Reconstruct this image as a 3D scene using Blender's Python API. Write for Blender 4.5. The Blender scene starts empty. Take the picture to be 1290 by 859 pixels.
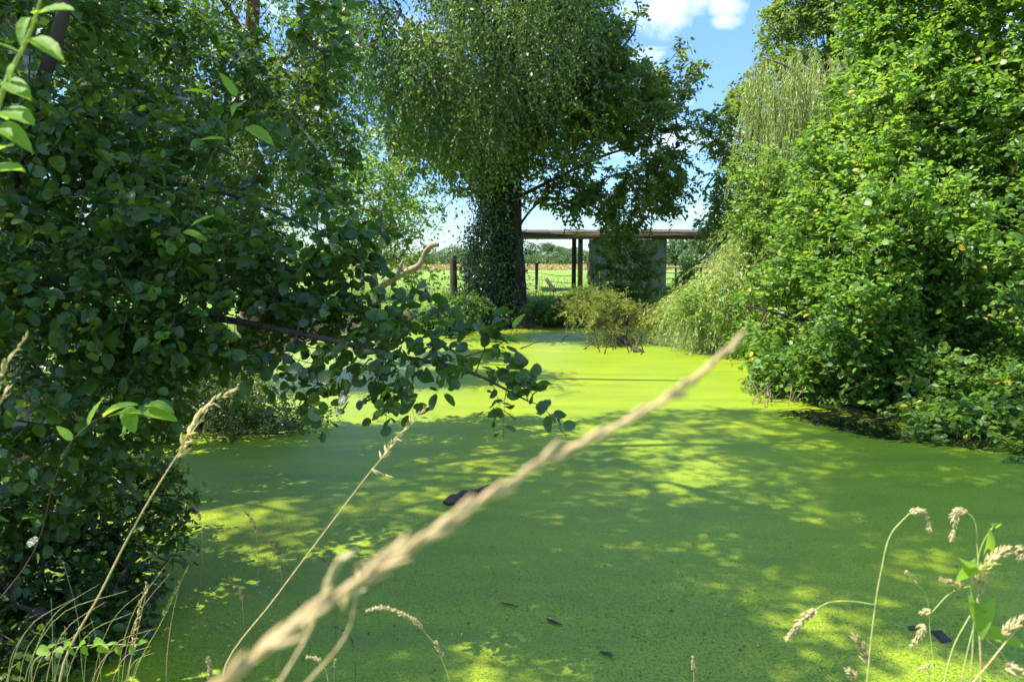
import bpy, math, random
import numpy as np
from mathutils import Matrix, Vector

R = math.radians
rng = np.random.default_rng(7)
sc = bpy.context.scene
COL = sc.collection

# ------------------------------------------------------------------ camera
FPX, CX, CY, HOR, CAMZ = 932.0, 645.0, 429.5, 325.0, 2.2
PITCH = math.atan((CY - HOR) / FPX)
cd = bpy.data.cameras.new('camera')
cam = bpy.data.objects.new('camera', cd)
COL.objects.link(cam)
cam.location = (0, 0, CAMZ)
cam.rotation_euler = (math.pi / 2 - PITCH, 0, 0)
cd.sensor_width = 36
cd.lens = 36 * FPX / 1290
cd.clip_start = 0.02
cd.clip_end = 3000
cd.dof.use_dof = True
cd.dof.focus_distance = 9.0
cd.dof.aperture_fstop = 5.0
sc.camera = cam

# ------------------------------------------------------------------ light
SUN_EL, SUN_AZ = 60.0, -10.0          # azimuth: degrees forward of due left
el, az = R(SUN_EL), R(SUN_AZ)
S = Vector((-math.cos(az) * math.cos(el), math.sin(az) * math.cos(el), math.sin(el)))
ld = bpy.data.lights.new('sun', 'SUN')
ld.energy = 3.0
ld.angle = R(0.5)
ld.color = (1.0, 0.95, 0.86)
sun = bpy.data.objects.new('sun', ld)
COL.objects.link(sun)
sun.rotation_euler = S.to_track_quat('Z', 'Y').to_euler()

sc.view_settings.view_transform = 'Standard'
sc.view_settings.look = 'None'
sc.view_settings.exposure = 2.0
sc.view_settings.gamma = 1.0
sc.cycles.max_bounces = 6
sc.cycles.diffuse_bounces = 3
sc.cycles.glossy_bounces = 2
sc.cycles.transmission_bounces = 4
sc.cycles.transparent_max_bounces = 8
sc.cycles.sample_clamp_indirect = 6

w = bpy.data.worlds.new('World')
sc.world = w
w.use_nodes = True
nt = w.node_tree
nt.nodes.clear()


def N(nt, typ, **kw):
    n = nt.nodes.new(typ)
    for k, v in kw.items():
        if k.startswith('i_'):
            n.inputs[k[2:].replace('_', ' ')].default_value = v
        elif k[0] == 'n' and k[1:].isdigit():
            n.inputs[int(k[1:])].default_value = v
        else:
            setattr(n, k, v)
    return n


def L(nt, a, b):
    nt.links.new(a, b)


def ramp(nt, fac, stops):
    n = nt.nodes.new('ShaderNodeValToRGB')
    e = n.color_ramp.elements
    while len(e) < len(stops):
        e.new(0.5)
    for k, (p, c) in enumerate(stops):
        e[k].position = p
        e[k].color = (*c, 1) if len(c) == 3 else c
    L(nt, fac, n.inputs[0])
    return n


def mixc(nt, fac, a, b, blend='MIX'):
    n = nt.nodes.new('ShaderNodeMix')
    n.data_type = 'RGBA'
    n.blend_type = blend
    for i, v in ((0, fac), (6, a), (7, b)):
        if hasattr(v, 'is_linked'):
            L(nt, v, n.inputs[i])
        elif isinstance(v, (int, float)):
            n.inputs[i].default_value = v
        else:
            n.inputs[i].default_value = (*v, 1)
    return n.outputs[2]


sky = N(nt, 'ShaderNodeTexSky', sky_type='NISHITA', sun_disc=False, sun_elevation=el,
        sun_rotation=math.atan2(S.x, S.y), altitude=0, air_density=1.0, dust_density=0.15, ozone_density=2.6)
bg = N(nt, 'ShaderNodeBackground', i_Strength=0.15)
tc = N(nt, 'ShaderNodeTexCoord')
# clouds: fair weather puffs spread over the whole sky, laid out on a flat layer above
sep = N(nt, 'ShaderNodeSeparateXYZ')
L(nt, tc.outputs['Generated'], sep.inputs[0])
mz = N(nt, 'ShaderNodeMath', operation='MAXIMUM', n1=0.0)
L(nt, sep.outputs[2], mz.inputs[0])
az_ = N(nt, 'ShaderNodeMath', operation='ADD', n1=0.12)
L(nt, mz.outputs[0], az_.inputs[0])
comb = N(nt, 'ShaderNodeCombineXYZ', i_X=1.0, i_Y=1.0, i_Z=1.0)
for k in range(2):
    d = N(nt, 'ShaderNodeMath', operation='DIVIDE')
    L(nt, sep.outputs[k], d.inputs[0])
    L(nt, az_.outputs[0], d.inputs[1])
    L(nt, d.outputs[0], comb.inputs[k])
mp = N(nt, 'ShaderNodeMapping')
mp.inputs['Location'].default_value = (4.65, 0.55, 0)
mp.inputs['Scale'].default_value = (1.0, 0.8, 1)
L(nt, comb.outputs[0], mp.inputs[0])
n1 = N(nt, 'ShaderNodeTexNoise', i_Scale=1.9, i_Detail=7.0, i_Roughness=0.58)
L(nt, mp.outputs[0], n1.inputs['Vector'])
cr = ramp(nt, n1.outputs[0], [(0.55, (0, 0, 0)), (0.70, (0.9, 0.9, 0.9))])
fade = N(nt, 'ShaderNodeMapRange', n1=0.05, n2=0.22, n3=0.0, n4=1.0)
L(nt, sep.outputs[2], fade.inputs[0])
hz = N(nt, 'ShaderNodeMath', operation='MULTIPLY')
L(nt, cr.outputs[0], hz.inputs[0])
L(nt, fade.outputs[0], hz.inputs[1])
# single puffs
puffn = N(nt, 'ShaderNodeTexNoise', i_Scale=22.0, i_Detail=6.0, i_Roughness=0.6)
L(nt, tc.outputs['Generated'], puffn.inputs['Vector'])
last_ = hz.outputs[0]
for (ppx, ppy, rad_, amt) in ((835, 8, .055, 1.0), (800, 16, .03, .7), (915, 8, .025, .9), (912, 26, .018, .8), (848, 178, .05, .6), (880, 268, .02, .4), (520, 40, .05, .6), (1500, 60, .08, .9), (-300, 90, .07, .9)):
    dd_ = Vector(((ppx - CX) / FPX, math.cos(PITCH) + (CY - ppy) / FPX * math.sin(PITCH), -math.sin(PITCH) + (CY - ppy) / FPX * math.cos(PITCH))).normalized()
    sub_ = N(nt, 'ShaderNodeVectorMath', operation='SUBTRACT')
    L(nt, tc.outputs['Generated'], sub_.inputs[0])
    sub_.inputs[1].default_value = dd_
    scl_ = N(nt, 'ShaderNodeVectorMath', operation='MULTIPLY')
    L(nt, sub_.outputs[0], scl_.inputs[0])
    scl_.inputs[1].default_value = (1, 1, 1.7)
    ln_ = N(nt, 'ShaderNodeVectorMath', operation='LENGTH')
    L(nt, scl_.outputs[0], ln_.inputs[0])
    ds_ = N(nt, 'ShaderNodeMath', operation='DIVIDE', n1=rad_)
    L(nt, ln_.outputs['Value'], ds_.inputs[0])
    ad_ = N(nt, 'ShaderNodeMath', operation='SUBTRACT')
    L(nt, puffn.outputs[0], ad_.inputs[0])
    hf_ = N(nt, 'ShaderNodeMath', operation='MULTIPLY', n1=0.5)
    L(nt, ds_.outputs[0], hf_.inputs[0])
    L(nt, hf_.outputs[0], ad_.inputs[1])
    pr_ = N(nt, 'ShaderNodeMapRange', n1=-0.02, n2=0.65, n3=0.0, n4=amt)
    L(nt, ad_.outputs[0], pr_.inputs[0])
    mx_ = N(nt, 'ShaderNodeMath', operation='MAXIMUM')
    L(nt, pr_.outputs[0], mx_.inputs[0])
    L(nt, last_, mx_.inputs[1])
    last_ = mx_.outputs[0]
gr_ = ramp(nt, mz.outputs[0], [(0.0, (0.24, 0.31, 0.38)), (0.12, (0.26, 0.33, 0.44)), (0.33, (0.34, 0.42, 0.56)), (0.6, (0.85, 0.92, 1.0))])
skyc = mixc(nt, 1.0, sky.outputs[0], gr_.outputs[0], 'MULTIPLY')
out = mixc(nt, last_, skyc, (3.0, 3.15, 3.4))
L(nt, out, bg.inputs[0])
wo = N(nt, 'ShaderNodeOutputWorld')
L(nt, bg.outputs[0], wo.inputs[0])

# ------------------------------------------------------------------ geometry helpers
cp, sp = math.cos(PITCH), math.sin(PITCH)


def ray(px, py):
    u, v = (px - CX) / FPX, (CY - py) / FPX
    return np.array([u, cp + v * sp, -sp + v * cp])


def P(px, py, y):
    d = ray(px, py)
    return np.array([0, 0, CAMZ]) + d * (y / d[1])


def G(px, py, z=0.0):
    d = ray(px, py)
    return np.array([0, 0, CAMZ]) + d * ((z - CAMZ) / d[2])


def project(p):
    q = p - np.array([0, 0, CAMZ])
    dep = q[:, 1] * cp - q[:, 2] * sp
    up = q[:, 1] * sp + q[:, 2] * cp
    return CX + FPX * q[:, 0] / dep, CY - FPX * up / dep, dep


def nrm(a):
    return a / np.maximum(np.linalg.norm(a, axis=-1, keepdims=True), 1e-9)


def rand_unit(n):
    return nrm(rng.normal(size=(n, 3)))


def noise3(p, f, seed=0):
    r = np.random.default_rng(1000 + seed)
    t = np.zeros(len(p))
    for k in range(5):
        d = r.normal(size=3)
        d = d / np.linalg.norm(d) * f * (0.6 + 0.35 * k)
        t += np.sin(p @ d + r.uniform(0, 6.28)) * (1 - 0.12 * k)
    return t / 2.2


def root(name, label, cat, loc=(0, 0, 0), group=None, kind=None):
    o = bpy.data.objects.new(name, None)
    COL.objects.link(o)
    o.location = loc
    o.empty_display_size = 0.1
    tag(o, label, cat, group, kind)
    return o


def tag(o, label=None, cat=None, group=None, kind=None):
    for k, v in (('label', label), ('category', cat), ('group', group), ('kind', kind)):
        if v:
            o[k] = v
    return o


def to_mesh(name, v, f, mat, smooth=False):
    """v (n,3); f (m,3) or (m,4) int array, or a list of such arrays"""
    fs = f if isinstance(f, list) else [f]
    fs = [np.asarray(a) for a in fs if len(a)]
    me = bpy.data.meshes.new(name)
    me.vertices.add(len(v))
    me.vertices.foreach_set('co', np.ascontiguousarray(v, dtype=np.float32).ravel())
    nl = sum(a.size for a in fs)
    npoly = sum(len(a) for a in fs)
    me.loops.add(nl)
    me.loops.foreach_set('vertex_index', np.concatenate([a.ravel() for a in fs]).astype(np.int32))
    me.polygons.add(npoly)
    st, c = [], 0
    for a in fs:
        st.append(c + np.arange(len(a)) * a.shape[1])
        c += a.size
    me.polygons.foreach_set('loop_start', np.concatenate(st).astype(np.int32))
    if smooth:
        me.polygons.foreach_set('use_smooth', np.ones(npoly, dtype=bool))
    me.update(calc_edges=True)
    me.materials.append(mat)
    return me


def add(name, v, f, mat, parent=None, smooth=False, kind=None, label=None):
    v = np.asarray(v, dtype=float)
    if parent is not None:
        v = v - np.array(parent.location)
    o = bpy.data.objects.new(name, to_mesh(name, v, f, mat, smooth))
    COL.objects.link(o)
    o.parent = parent
    if kind:
        o['kind'] = kind
    if label:
        o['label'] = label
    return o


class MB:
    """collects geometry"""
    def __init__(s):
        s.v, s.t, s.q, s.n = [], [], [], 0

    def put(s, v, t=None, q=None):
        s.v.append(np.asarray(v, dtype=float))
        if t is not None and len(t):
            s.t.append(np.asarray(t) + s.n)
        if q is not None and len(q):
            s.q.append(np.asarray(q) + s.n)
        s.n += len(v)
        return s

    def box(s, c, size, rot=None):
        c = np.array(c, float)
        h = np.array(size, float) / 2
        v = np.array([[x, y, z] for x in (-1, 1) for y in (-1, 1) for z in (-1, 1)], float) * h
        if rot is not None:
            v = v @ np.array(rot).T
        q = [[0, 1, 3, 2], [4, 6, 7, 5], [0, 4, 5, 1], [2, 3, 7, 6], [0, 2, 6, 4], [1, 5, 7, 3]]
        return s.put(v + c, q=q)

    def tube(s, pts, rad, n=8, cap=True, rough=0.0):
        pts = np.asarray(pts, float)
        rad = np.broadcast_to(np.asarray(rad, float), (len(pts),))
        tan = nrm(np.gradient(pts, axis=0))
        ref = np.array([0.0, 0, 1]) if abs(tan[0][2]) < 0.9 else np.array([1.0, 0, 0])
        vs = []
        u = nrm(np.cross(tan[0], ref))
        for p, t, r in zip(pts, tan, rad):
            u = nrm(u - t * np.dot(u, t))
            w_ = np.cross(t, u)
            a = np.arange(n) * 2 * np.pi / n
            rr = r * (1 + rough * rng.uniform(-1, 1, n))
            vs.append(p + np.cos(a)[:, None] * u * rr[:, None] + np.sin(a)[:, None] * w_ * rr[:, None])
        v = np.concatenate(vs)
        q = []
        m = len(pts)
        i = np.arange(n)
        j = (i + 1) % n
        for k in range(m - 1):
            q.append(np.stack([k * n + i, k * n + j, (k + 1) * n + j, (k + 1) * n + i], 1))
        t = []
        if cap:
            v = np.concatenate([v, [pts[0], pts[-1]]])
            a_, b_ = m * n, m * n + 1
            t = np.concatenate([np.stack([j, i, np.full(n, a_)], 1),
                                np.stack([(m - 1) * n + i, (m - 1) * n + j, np.full(n, b_)], 1)])
        return s.put(v, t=t, q=np.concatenate(q))

    def build(s, name, mat, parent=None, smooth=False, kind=None, label=None):
        f = []
        if s.t:
            f.append(np.concatenate(s.t))
        if s.q:
            f.append(np.concatenate(s.q))
        return add(name, np.concatenate(s.v), f, mat, parent, smooth, kind, label)


def spline(pts, n=24, jit=0.0):
    """smooth curve through pts, no overshoot where spacing is uneven"""
    p = np.asarray(pts, float)
    if len(p) == 2:
        p = np.stack([p[0], (p[0] + p[1]) / 2, p[1]])
    h = np.maximum(np.linalg.norm(np.diff(p, axis=0), axis=1), 1e-6)
    dl = np.diff(p, axis=0) / h[:, None]
    m = np.zeros_like(p)
    m[0], m[-1] = dl[0], dl[-1]
    m[1:-1] = (dl[:-1] * h[1:, None] + dl[1:] * h[:-1, None]) / (h[1:] + h[:-1])[:, None]
    t = np.linspace(0, len(p) - 1 - 1e-6, n)
    k = t.astype(int)
    f = (t - k)[:, None]
    H = h[k][:, None]
    r = ((2 * f ** 3 - 3 * f ** 2 + 1) * p[k] + (f ** 3 - 2 * f ** 2 + f) * H * m[k]
         + (-2 * f ** 3 + 3 * f ** 2) * p[k + 1] + (f ** 3 - f ** 2) * H * m[k + 1])
    if jit:
        r = r + rng.normal(size=r.shape) * jit
    return r


# ------------------------------------------------------------------ materials
def new_mat(name):
    m = bpy.data.materials.new(name)
    m.use_nodes = True
    m.node_tree.nodes.clear()
    return m, m.node_tree


def out_(nt, sh):
    o = N(nt, 'ShaderNodeOutputMaterial')
    L(nt, sh, o.inputs[0])
    return o


def leaf_mat(name, dark, light, trans, tf=0.38, rough=0.42, spec=0.5, odd=None, vein=False):
    """dark/light: reflectance range leaf to leaf; trans: transmitted colour"""
    m, nt = new_mat(name)
    geo = N(nt, 'ShaderNodeNewGeometry')
    stops = [(0.0, dark), (0.55, [(a + b) / 2 for a, b in zip(dark, light)]), (0.93, light)]
    if odd:
        stops += [(0.965, light), (0.97, odd)]
    rp = ramp(nt, geo.outputs['Random Per Island'], stops)
    tcn = N(nt, 'ShaderNodeTexCoord')
    nz = N(nt, 'ShaderNodeTexNoise', i_Scale=0.9, i_Detail=2.0)
    L(nt, tcn.outputs['Object'], nz.inputs['Vector'])
    patch = ramp(nt, nz.outputs[0], [(0.35, (0.72, 0.8, 0.75)), (0.65, (1.2, 1.15, 1.0))])
    c = mixc(nt, 1.0, rp.outputs[0], patch.outputs[0], 'MULTIPLY')
    pr = N(nt, 'ShaderNodeBsdfPrincipled', i_Roughness=rough)
    pr.inputs['Specular IOR Level'].default_value = spec
    L(nt, c, pr.inputs['Base Color'])
    if vein:
        nb = N(nt, 'ShaderNodeTexNoise', i_Scale=60.0, i_Detail=2.0)
        L(nt, tcn.outputs['Object'], nb.inputs['Vector'])
        bp = N(nt, 'ShaderNodeBump', i_Strength=0.25, i_Distance=0.01)
        L(nt, nb.outputs[0], bp.inputs['Height'])
        L(nt, bp.outputs[0], pr.inputs['Normal'])
    tr = N(nt, 'ShaderNodeBsdfTranslucent')
    tcx = mixc(nt, 1.0, patch.outputs[0], trans, 'MULTIPLY')
    L(nt, tcx, tr.inputs[0])
    mx = N(nt, 'ShaderNodeMixShader', n0=tf)
    L(nt, pr.outputs[0], mx.inputs[1])
    L(nt, tr.outputs[0], mx.inputs[2])
    out_(nt, mx.outputs[0])
    return m


def rough_mat(name, a, b, scale=6.0, rough=0.85, bump=0.5, dist=0.02, stretch=(1, 1, 1), spec=0.2, c3=None):
    m, nt = new_mat(name)
    tcn = N(nt, 'ShaderNodeTexCoord')
    mp = N(nt, 'ShaderNodeMapping')
    mp.inputs['Scale'].default_value = stretch
    L(nt, tcn.outputs['Object'], mp.inputs[0])
    nz = N(nt, 'ShaderNodeTexNoise', i_Scale=scale, i_Detail=8.0, i_Roughness=0.65)
    L(nt, mp.outputs[0], nz.inputs['Vector'])
    st = [(0.32, a), (0.62, b)]
    if c3:
        st.append((0.75, c3))
    rp = ramp(nt, nz.outputs[0], st)
    pr = N(nt, 'ShaderNodeBsdfPrincipled', i_Roughness=rough)
    pr.inputs['Specular IOR Level'].default_value = spec
    L(nt, rp.outputs[0], pr.inputs['Base Color'])
    bp = N(nt, 'ShaderNodeBump', i_Strength=bump, i_Distance=dist)
    L(nt, nz.outputs[0], bp.inputs['Height'])
    L(nt, bp.outputs[0], pr.inputs['Normal'])
    out_(nt, pr.outputs[0])
    return m


M = {}
M['alder'] = leaf_mat('alder_leaf', (0.024, 0.050, 0.012), (0.072, 0.130, 0.025), (0.20, 0.36, 0.03), 0.30, 0.36, 0.42, vein=True, odd=(0.11, 0.22, 0.03))
M['bright'] = leaf_mat('sallow_leaf', (0.055, 0.12, 0.022), (0.155, 0.27, 0.05), (0.36, 0.58, 0.05), 0.42, 0.42, 0.42, odd=(0.45, 0.33, 0.04))
M['oak'] = leaf_mat('oak_leaf', (0.045, 0.08, 0.02), (0.14, 0.20, 0.05), (0.32, 0.46, 0.05), 0.38, 0.45, 0.4, odd=(0.20, 0.14, 0.03))
M['birch'] = leaf_mat('birch_leaf', (0.042, 0.09, 0.022), (0.10, 0.19, 0.045), (0.22, 0.42, 0.05), 0.38, 0.42, 0.5, odd=(0.25, 0.24, 0.04))
M['ivy'] = leaf_mat('ivy_leaf', (0.026, 0.052, 0.013), (0.075, 0.125, 0.032), (0.10, 0.18, 0.02), 0.2, 0.3, 0.6)
M['willow'] = leaf_mat('willow_leaf', (0.20, 0.30, 0.07), (0.36, 0.46, 0.14), (0.50, 0.62, 0.10), 0.40, 0.45, 0.4, odd=(0.45, 0.36, 0.10))
M['fallen'] = leaf_mat('fallen_willow_leaf', (0.17, 0.23, 0.03), (0.38, 0.42, 0.07), (0.44, 0.48, 0.05), 0.38, 0.5, 0.3, odd=(0.35, 0.22, 0.06))
M['shrub'] = leaf_mat('shrub_leaf', (0.035, 0.075, 0.018), (0.11, 0.20, 0.035), (0.22, 0.40, 0.03), 0.38, 0.45, 0.4)
M['grass'] = leaf_mat('grass_blade', (0.10, 0.16, 0.025), (0.22, 0.28, 0.06), (0.25, 0.38, 0.04), 0.35, 0.5, 0.3, odd=(0.4, 0.3, 0.12))
M['drygrass'] = leaf_mat('dry_grass_blade', (0.22, 0.20, 0.06), (0.40, 0.31, 0.12), (0.36, 0.28, 0.10), 0.35, 0.6, 0.2)
M['hedge'] = leaf_mat('far_leaf', (0.07, 0.13, 0.06), (0.16, 0.24, 0.10), (0.15, 0.24, 0.05), 0.25, 0.6, 0.2)
M['lightleaf'] = leaf_mat('young_leaf', (0.12, 0.21, 0.025), (0.20, 0.33, 0.04), (0.45, 0.66, 0.05), 0.5, 0.55, 0.25, vein=True)
M['straw'] = rough_mat('straw', (0.38, 0.25, 0.09), (0.60, 0.45, 0.21), 90, 0.55, 0.3, 0.002, spec=0.3)
M['seed'] = leaf_mat('seed_husk', (0.46, 0.36, 0.16), (0.76, 0.63, 0.34), (0.60, 0.48, 0.20), 0.3, 0.55, 0.3)
M['seedtan'] = leaf_mat('tan_husk', (0.42, 0.25, 0.08), (0.78, 0.62, 0.36), (0.62, 0.44, 0.18), 0.3, 0.55, 0.3)
M['seedbrown'] = leaf_mat('brown_husk', (0.10, 0.06, 0.035), (0.26, 0.16, 0.09), (0.25, 0.15, 0.08), 0.25, 0.6, 0.2)
M['stemgreen'] = rough_mat('green_stem', (0.22, 0.28, 0.06), (0.48, 0.48, 0.16), 50, 0.5, 0.2, 0.002, spec=0.3)
M['bark'] = rough_mat('bark', (0.022, 0.018, 0.014), (0.085, 0.066, 0.05), 5, 0.9, 0.9, 0.06, (1, 1, 0.25))
M['barkpale'] = rough_mat('pale_bark', (0.16, 0.12, 0.07), (0.38, 0.29, 0.18), 7, 0.85, 0.6, 0.03, (1, 1, 0.5))
M['barkgrey'] = rough_mat('grey_bark', (0.12, 0.12, 0.10), (0.30, 0.29, 0.25), 6, 0.85, 0.6, 0.03, (1, 1, 2.5))
M['birchbark'] = rough_mat('birch_bark', (0.10, 0.045, 0.025), (0.34, 0.17, 0.09), 7, 0.8, 0.7, 0.03, (0.6, 0.6, 2.0), c3=(0.5, 0.42, 0.34))
M['rootbark'] = rough_mat('root_bark', (0.07, 0.05, 0.03), (0.22, 0.17, 0.09), 9, 0.85, 0.5, 0.01)
M['twig'] = rough_mat('twig', (0.05, 0.035, 0.02), (0.14, 0.10, 0.06), 20, 0.85, 0.3, 0.005)
M['greentwig'] = rough_mat('green_twig', (0.20, 0.22, 0.06), (0.36, 0.34, 0.12), 20, 0.8, 0.3, 0.005)
M['wetwood'] = rough_mat('wet_wood', (0.016, 0.012, 0.007), (0.070, 0.052, 0.034), 14, 0.6, 0.8, 0.02, (1, 4, 1), spec=0.4)
M['post'] = rough_mat('weathered_wood', (0.025, 0.02, 0.015), (0.11, 0.088, 0.066), 8, 0.9, 0.6, 0.02, (3, 3, 0.4))
M['panel'] = rough_mat('grey_sheet', (0.11, 0.125, 0.14), (0.20, 0.215, 0.23), 3, 0.7, 0.15, 0.01, (1, 1, 0.4))
M['roof'] = rough_mat('roof_sheet', (0.05, 0.045, 0.038), (0.11, 0.10, 0.09), 4, 0.8, 0.2, 0.01)
M['beam'] = rough_mat('beam_wood', (0.035, 0.025, 0.017), (0.10, 0.072, 0.05), 5, 0.85, 0.3, 0.01, (0.3, 3, 3))
M['gate'] = rough_mat('green_gate_paint', (0.015, 0.05, 0.03), (0.03, 0.085, 0.05), 10, 0.5, 0.1, 0.005)
M['wire'] = rough_mat('wire', (0.10, 0.09, 0.08), (0.2, 0.18, 0.16), 10, 0.6, 0.1, 0.002)


def ground_mat():
    m, nt = new_mat('ground')
    tcn = N(nt, 'ShaderNodeTexCoord')
    sp_ = N(nt, 'ShaderNodeSeparateXYZ')
    L(nt, tcn.outputs['Object'], sp_.inputs[0])
    n1 = N(nt, 'ShaderNodeTexNoise', i_Scale=0.35, i_Detail=8.0, i_Roughness=0.7)
    L(nt, tcn.outputs['Object'], n1.inputs['Vector'])
    n2 = N(nt, 'ShaderNodeTexNoise', i_Scale=9.0, i_Detail=6.0, i_Roughness=0.7)
    L(nt, tcn.outputs['Object'], n2.inputs['Vector'])
    grass = ramp(nt, n1.outputs[0], [(0.3, (0.10, 0.17, 0.025)), (0.55, (0.19, 0.27, 0.045)), (0.72, (0.33, 0.31, 0.10))])
    dry = ramp(nt, n1.outputs[0], [(0.3, (0.22, 0.23, 0.07)), (0.6, (0.34, 0.28, 0.11))])
    soil = ramp(nt, n2.outputs[0], [(0.35, (0.035, 0.027, 0.016)), (0.6, (0.10, 0.085, 0.045)), (0.7, (0.06, 0.10, 0.02))])
    # dry standing hay towards the far hedge
    ya = N(nt, 'ShaderNodeMath', operation='MULTIPLY', n1=14.0)
    L(nt, n1.outputs[0], ya.inputs[0])
    yb = N(nt, 'ShaderNodeMath', operation='ADD')
    L(nt, sp_.outputs[1], yb.inputs[0])
    L(nt, ya.outputs[0], yb.inputs[1])
    mr = N(nt, 'ShaderNodeMapRange', n1=85.0, n2=110.0)
    L(nt, yb.outputs[0], mr.inputs[0])
    c = mixc(nt, mr.outputs[0], grass.outputs[0], dry.outputs[0])
    # bare soil low on the banks
    mr2 = N(nt, 'ShaderNodeMapRange', n1=0.35, n2=0.62)
    L(nt, sp_.outputs[2], mr2.inputs[0])
    c = mixc(nt, mr2.outputs[0], soil.outputs[0], c)
    pr = N(nt, 'ShaderNodeBsdfPrincipled', i_Roughness=0.95)
    pr.inputs['Specular IOR Level'].default_value = 0.1
    L(nt, c, pr.inputs['Base Color'])
    bp = N(nt, 'ShaderNodeBump', i_Strength=0.8, i_Distance=0.06)
    L(nt, n2.outputs[0], bp.inputs['Height'])
    L(nt, bp.outputs[0], pr.inputs['Normal'])
    out_(nt, pr.outputs[0])
    return m


def water_mat():
    m, nt = new_mat('dark_water')
    pr = N(nt, 'ShaderNodeBsdfPrincipled', i_Roughness=0.06)
    pr.inputs['Base Color'].default_value = (0.008, 0.010, 0.005, 1)
    pr.inputs['Specular IOR Level'].default_value = 0.5
    out_(nt, pr.outputs[0])
    return m


def duckweed_mat():
    m, nt = new_mat('duckweed')
    tcn = N(nt, 'ShaderNodeTexCoord')
    big = N(nt, 'ShaderNodeTexNoise', i_Scale=0.22, i_Detail=5.0, i_Roughness=0.6)
    L(nt, tcn.outputs['Object'], big.inputs['Vector'])
    # streaks drawn out by drift
    mp = N(nt, 'ShaderNodeMapping')
    mp.inputs['Scale'].default_value = (0.35, 1.6, 1)
    mp.inputs['Rotation'].default_value = (0, 0, 0.25)
    L(nt, tcn.outputs['Object'], mp.inputs[0])
    stx = N(nt, 'ShaderNodeTexNoise', i_Scale=1.3, i_Detail=6.0, i_Roughness=0.62)
    L(nt, mp.outputs[0], stx.inputs['Vector'])
    vor = N(nt, 'ShaderNodeTexVoronoi', i_Scale=190.0)
    L(nt, tcn.outputs['Object'], vor.inputs['Vector'])
    fine = N(nt, 'ShaderNodeTexNoise', i_Scale=55.0, i_Detail=4.0, i_Roughness=0.75)
    L(nt, tcn.outputs['Object'], fine.inputs['Vector'])
    c = ramp(nt, stx.outputs[0], [(0.3, (0.18, 0.26, 0.012)), (0.5, (0.26, 0.335, 0.008)), (0.72, (0.315, 0.375, 0.008))]).outputs[0]
    c = mixc(nt, 1.0, c, ramp(nt, big.outputs[0], [(0.35, (0.86, 0.93, 1.0)), (0.65, (1.12, 1.05, 0.8))]).outputs[0], 'MULTIPLY')
    vc = ramp(nt, vor.outputs['Distance'], [(0.0, (1.3, 1.25, 1.2)), (0.75, (0.6, 0.65, 0.6))])
    c = mixc(nt, 1.0, c, vc.outputs[0], 'MULTIPLY')
    fc = ramp(nt, fine.outputs[0], [(0.34, (0.35, 0.42, 0.4)), (0.47, (0.95, 0.96, 0.95)), (0.66, (1.2, 1.15, 1.3))])
    c = mixc(nt, 0.9, c, fc.outputs[0], 'MULTIPLY')
    # old brown fronds and flecks
    fl = N(nt, 'ShaderNodeTexNoise', i_Scale=11.0, i_Detail=3.0, i_Roughness=0.8)
    L(nt, tcn.outputs['Object'], fl.inputs['Vector'])
    flr = ramp(nt, fl.outputs[0], [(0.72, (0, 0, 0)), (0.76, (1, 1, 1))])
    c = mixc(nt, flr.outputs[0], c, (0.07, 0.06, 0.02))
    pr = N(nt, 'ShaderNodeBsdfPrincipled', i_Roughness=0.46)
    pr.inputs['Coat Weight'].default_value = 0.0
    pr.inputs['Coat Roughness'].default_value = 0.3
    pr.inputs['Specular IOR Level'].default_value = 0.52
    L(nt, c, pr.inputs['Base Color'])
    hgt = N(nt, 'ShaderNodeMath', operation='ADD')
    L(nt, vor.outputs['Distance'], hgt.inputs[0])
    L(nt, fine.outputs[0], hgt.inputs[1])
    bp = N(nt, 'ShaderNodeBump', i_Strength=0.4, i_Distance=0.004)
    L(nt, hgt.outputs[0], bp.inputs['Height'])
    L(nt, bp.outputs[0], pr.inputs['Normal'])
    # open water, plus sallow shade built in as dark gaps: vertex attribute says how thin the mat is, noise breaks it into rafts
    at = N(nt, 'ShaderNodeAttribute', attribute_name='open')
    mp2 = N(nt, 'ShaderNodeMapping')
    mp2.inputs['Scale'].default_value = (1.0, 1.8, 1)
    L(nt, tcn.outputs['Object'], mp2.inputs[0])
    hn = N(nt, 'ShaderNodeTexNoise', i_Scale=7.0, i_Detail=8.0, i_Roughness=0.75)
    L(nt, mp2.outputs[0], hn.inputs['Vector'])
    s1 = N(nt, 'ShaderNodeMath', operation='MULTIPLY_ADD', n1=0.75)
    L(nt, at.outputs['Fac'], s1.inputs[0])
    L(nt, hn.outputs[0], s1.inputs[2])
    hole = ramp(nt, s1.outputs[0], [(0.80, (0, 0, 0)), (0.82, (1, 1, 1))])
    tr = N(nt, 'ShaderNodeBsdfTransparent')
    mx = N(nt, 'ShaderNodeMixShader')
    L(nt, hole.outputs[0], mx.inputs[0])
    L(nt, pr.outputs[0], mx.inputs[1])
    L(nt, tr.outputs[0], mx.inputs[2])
    out_(nt, mx.outputs[0])
    return m


M['ground'] = ground_mat()
M['water'] = water_mat()
M['duckweed'] = duckweed_mat()

# ------------------------------------------------------------------ leaf templates (x along leaf, y across, z normal)
def tmpl_low(wd=0.62, fold=0.10):
    v = np.array([[0, 0, 0], [0.5, -wd / 2, fold], [1, 0, -0.04], [0.5, wd / 2, fold]])
    return v, np.array([[0, 1, 2], [0, 2, 3]])


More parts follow.
